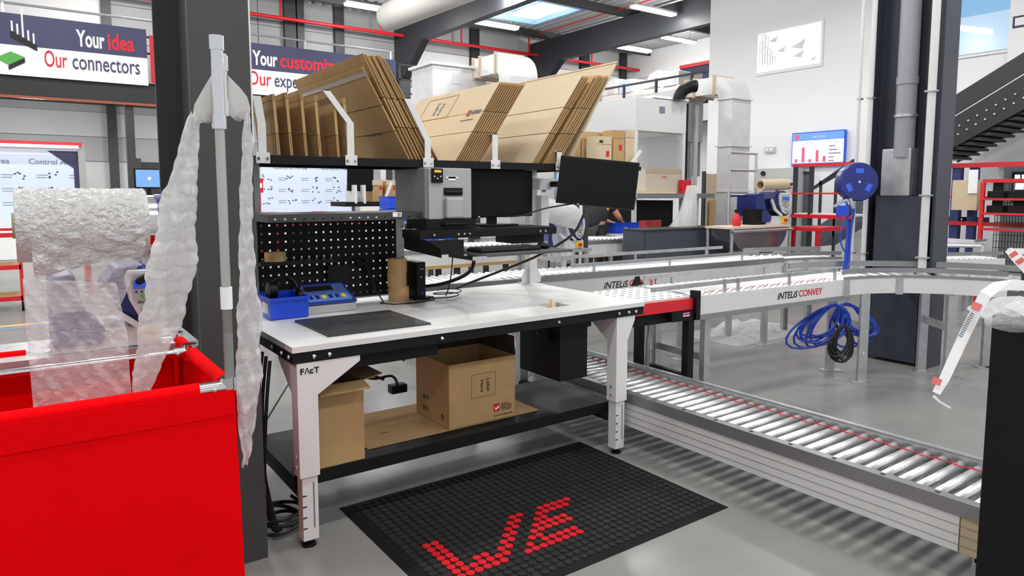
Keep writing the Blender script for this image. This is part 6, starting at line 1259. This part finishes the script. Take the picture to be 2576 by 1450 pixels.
def hang(label, px, D_, n, rx, ry, m_, th, lean, seed):
    rnd = random.Random(seed); A_ = dp(px[0], px[1], D_); u = V((RT.x, RT.y, 0)); f = V((FW.x, FW.y, 0)).normalized(); P_ = []
    for k in range(n):
        a_, b_ = rnd.uniform(*rx), rnd.uniform(*ry); l_ = rnd.uniform(*lean); dj = rnd.uniform(-.025, .025); dk = rnd.uniform(-.03, .03)
        for s_ in range(18):
            an = 2*math.pi*s_/18; x = a_*math.sin(an)*(1-.25*math.cos(an)); z = -b_*(1-math.cos(an)); P_.append(A_+u*(x+l_*(1-math.cos(an))*.5+dk*math.sin(an/2))+f*(dj*math.sin(an/2)+.01*math.sin(an))+V((0, 0, z-.004*(k % 5))))
    o = MB().tube(P_, th, 6).build('coil', m_, None, True); return tag(o, label, 'hose')
hang('coil of blue hose hung over the conveyor leg', (2100, 765), 5.72, 9, (.1, .2), (.13, .19), BLUEH, .009, (-.28, -.1), 3)
hang('second blue hose coil hung right behind the conveyor leg', (2128, 763), 5.78, 8, (.08, .15), (.12, .2), BLUEH, .009, (-.02, .2), 5)
hang('coil of black cable tied to the conveyor cross bar', (2122, 818), 5.55, 9, (.06, .1), (.11, .155), CABLE, .009, (-.06, .03), 4)
# ---------------- right-hand background: racks, conveyors
t = thing('device_rack', 'red shelf rack with mesh back full of black devices at the right edge', 'rack', (13, 4.3, 0)); RX = 11.2
a, b = xp(2472, 460, RX), xp(2640, 460, RX); ya, yb_ = b.y, a.y; zt = a.z
for y in (ya, yb_): B('rack_post', RED, t, RX, RX+.05, y-.025, y+.025, .001, zt)
B('rack_top', RED, t, RX, RX+.05, ya, yb_, zt, zt+.05)
for k, py in enumerate((499, 536, 576)): z = xp(2520, py, RX).z; B('rack_beam', RED, t, RX-.02, RX+.0, ya, yb_, z-.03, z); B('rack_shelf', GALV, t, RX, RX+.5, ya, yb_, z-.02, z-.001)
for k in range(22): y = ya+(yb_-ya)*k/21; B('mesh_wire', STEEL_DK, t, RX+.5, RX+.505, y-.004, y+.004, .3, zt)
for k in range(16): z = .3+(zt-.3)*k/15; B('mesh_wire', STEEL_DK, t, RX+.506, RX+.511, ya, yb_, z-.004, z+.004)
SCR = mat('device_screen', (225, 235, 255), .3, emit=.8)
for r, py in enumerate((499, 536)):
    z = xp(2520, py, RX).z
    for k in range(7):
        y = yb_-.15-k*.26; d_ = thing('handheld_device', 'black handheld device, %s from the left on the %s rack shelf' % (ORD[k], ('upper', 'lower')[r]), 'device', (RX+.2, y, z), 'devices charging on the red rack'); B('cradle', BLACKP, d_, RX+.05, RX+.3, y-.1, y+.1, z+.001, z+.1); B('handset', BLACKP, d_, RX+.12, RX+.16, y-.06, y+.06, z+.1005, z+.22)
        if (k+r*2) % 3 == 1: B('screen', SCR, d_, RX+.115, RX+.12, y-.05, y+.05, z+.12, z+.21)
t = thing('red_rail_frame', 'navy posts with red rails right of the navy column', 'frame', (11, 4.6, 0)); RX = 11.9
for px, w_ in ((2402, .06), (2444, .05)): p = xp(px, 500, RX); B('frame_post', mat('post_blue', (40, 54, 110), .5), t, RX, RX+.12, p.y-w_, p.y+w_, .001, xp(px, 414, RX).z)
ya, yb_ = xp(2640, 500, RX).y, xp(2335, 500, RX).y
for py, th in ((416, .07), (497, .03), (563, .06)): z = xp(2450, py, RX).z; B('frame_rail', RED, t, RX-.04, RX-.001, ya, yb_, z-th/2, z+th/2)
z = xp(2450, 563, RX).z; B('frame_bench', WPAINT, t, RX, RX+.5, ya, yb_, z-.02, z)
for k, px in enumerate((2350, 2366, 2384, 2420, 2462)):
    p = xp(px, 552, RX+.2); d_ = thing('small_device', 'dark small device on the red railed bench, %s from the left' % ORD[k], 'device', (RX+.2, p.y, z), 'devices on the railed bench'); B('device_case', BLACKP, d_, RX+.15, RX+.35, p.y-.09, p.y+.09, z+.001, z+.09); B('device_light', SCR if k % 2 else YEL, d_, RX+.145, RX+.15, p.y-.02, p.y+.03, z+.04, z+.07)
p = xp(2440, 470, RX-.2); t = thing('cardboard_tube', 'tan cardboard box hung on the navy posts', 'box', (RX-.2, p.y, p.z)); B('box_body', CARDL, t, RX-.3, RX-.05, p.y-.14, p.y+.2, p.z-.35, p.z+.1); B('paper_cap', PAPER, t, RX-.32, RX-.301, p.y-.14, p.y-.02, p.z-.1, p.z+.25)
curve('curved roller conveyor far right behind the navy column', (10.6, 2.6), 1.3, 1.85, math.pi/2+.75, math.pi/2-.1, .93, 14, [(math.pi/2+.4, 1.35), (math.pi/2+.4, 1.8), (math.pi/2-.1, 1.35)], guide=False)
t = thing('roller_conveyor', 'straight roller conveyor right of the navy column with side panel', 'conveyor', (8.4, 3.3, 0)); P0 = zp(2345, 655, .82); P0.z = 0; dC = V((1, -.42, 0)).normalized()
rail(t, P0, dC, 0, 1.0, .68, .82, .02, ALU, 'side_panel'); rail(t, P0, dC, .5, 1.0, .68, .82, .02, ALU, 'side_panel'); rollerline(t, P0+V((-dC.y, dC.x, 0))*.012, dC, .47, 1.0, .81, .078, .021); rail(t, P0, dC, .02, 1.0, .86, .9, .015, ALUD, 'guide_rail')
for k in (.1, .85):
    for s in (.03, .44): leg(t, P0+dC*k+V((-dC.y, dC.x, 0))*s, .68, GALV, dC, .06)
# slim cards under boards etc. — floor litter behind the navy column
t = thing('plastic_wrap', 'crumpled clear plastic wrap on the floor under the far conveyor', 'plastic wrap', (6.5, 4.6, 0))
MB().grid(lambda u, v: (5.9+1.5*u, 4.3+.8*v, .012+.16*abs(math.sin(u*7+v*3))*abs(math.sin(v*8-u*2))*math.sin(math.pi*u)*math.sin(math.pi*v)+.03*math.sin(u*31)*math.sin(v*23)*math.sin(math.pi*u)*math.sin(math.pi*v)), 50, 30).build('wrap_film', FILM, t, True)
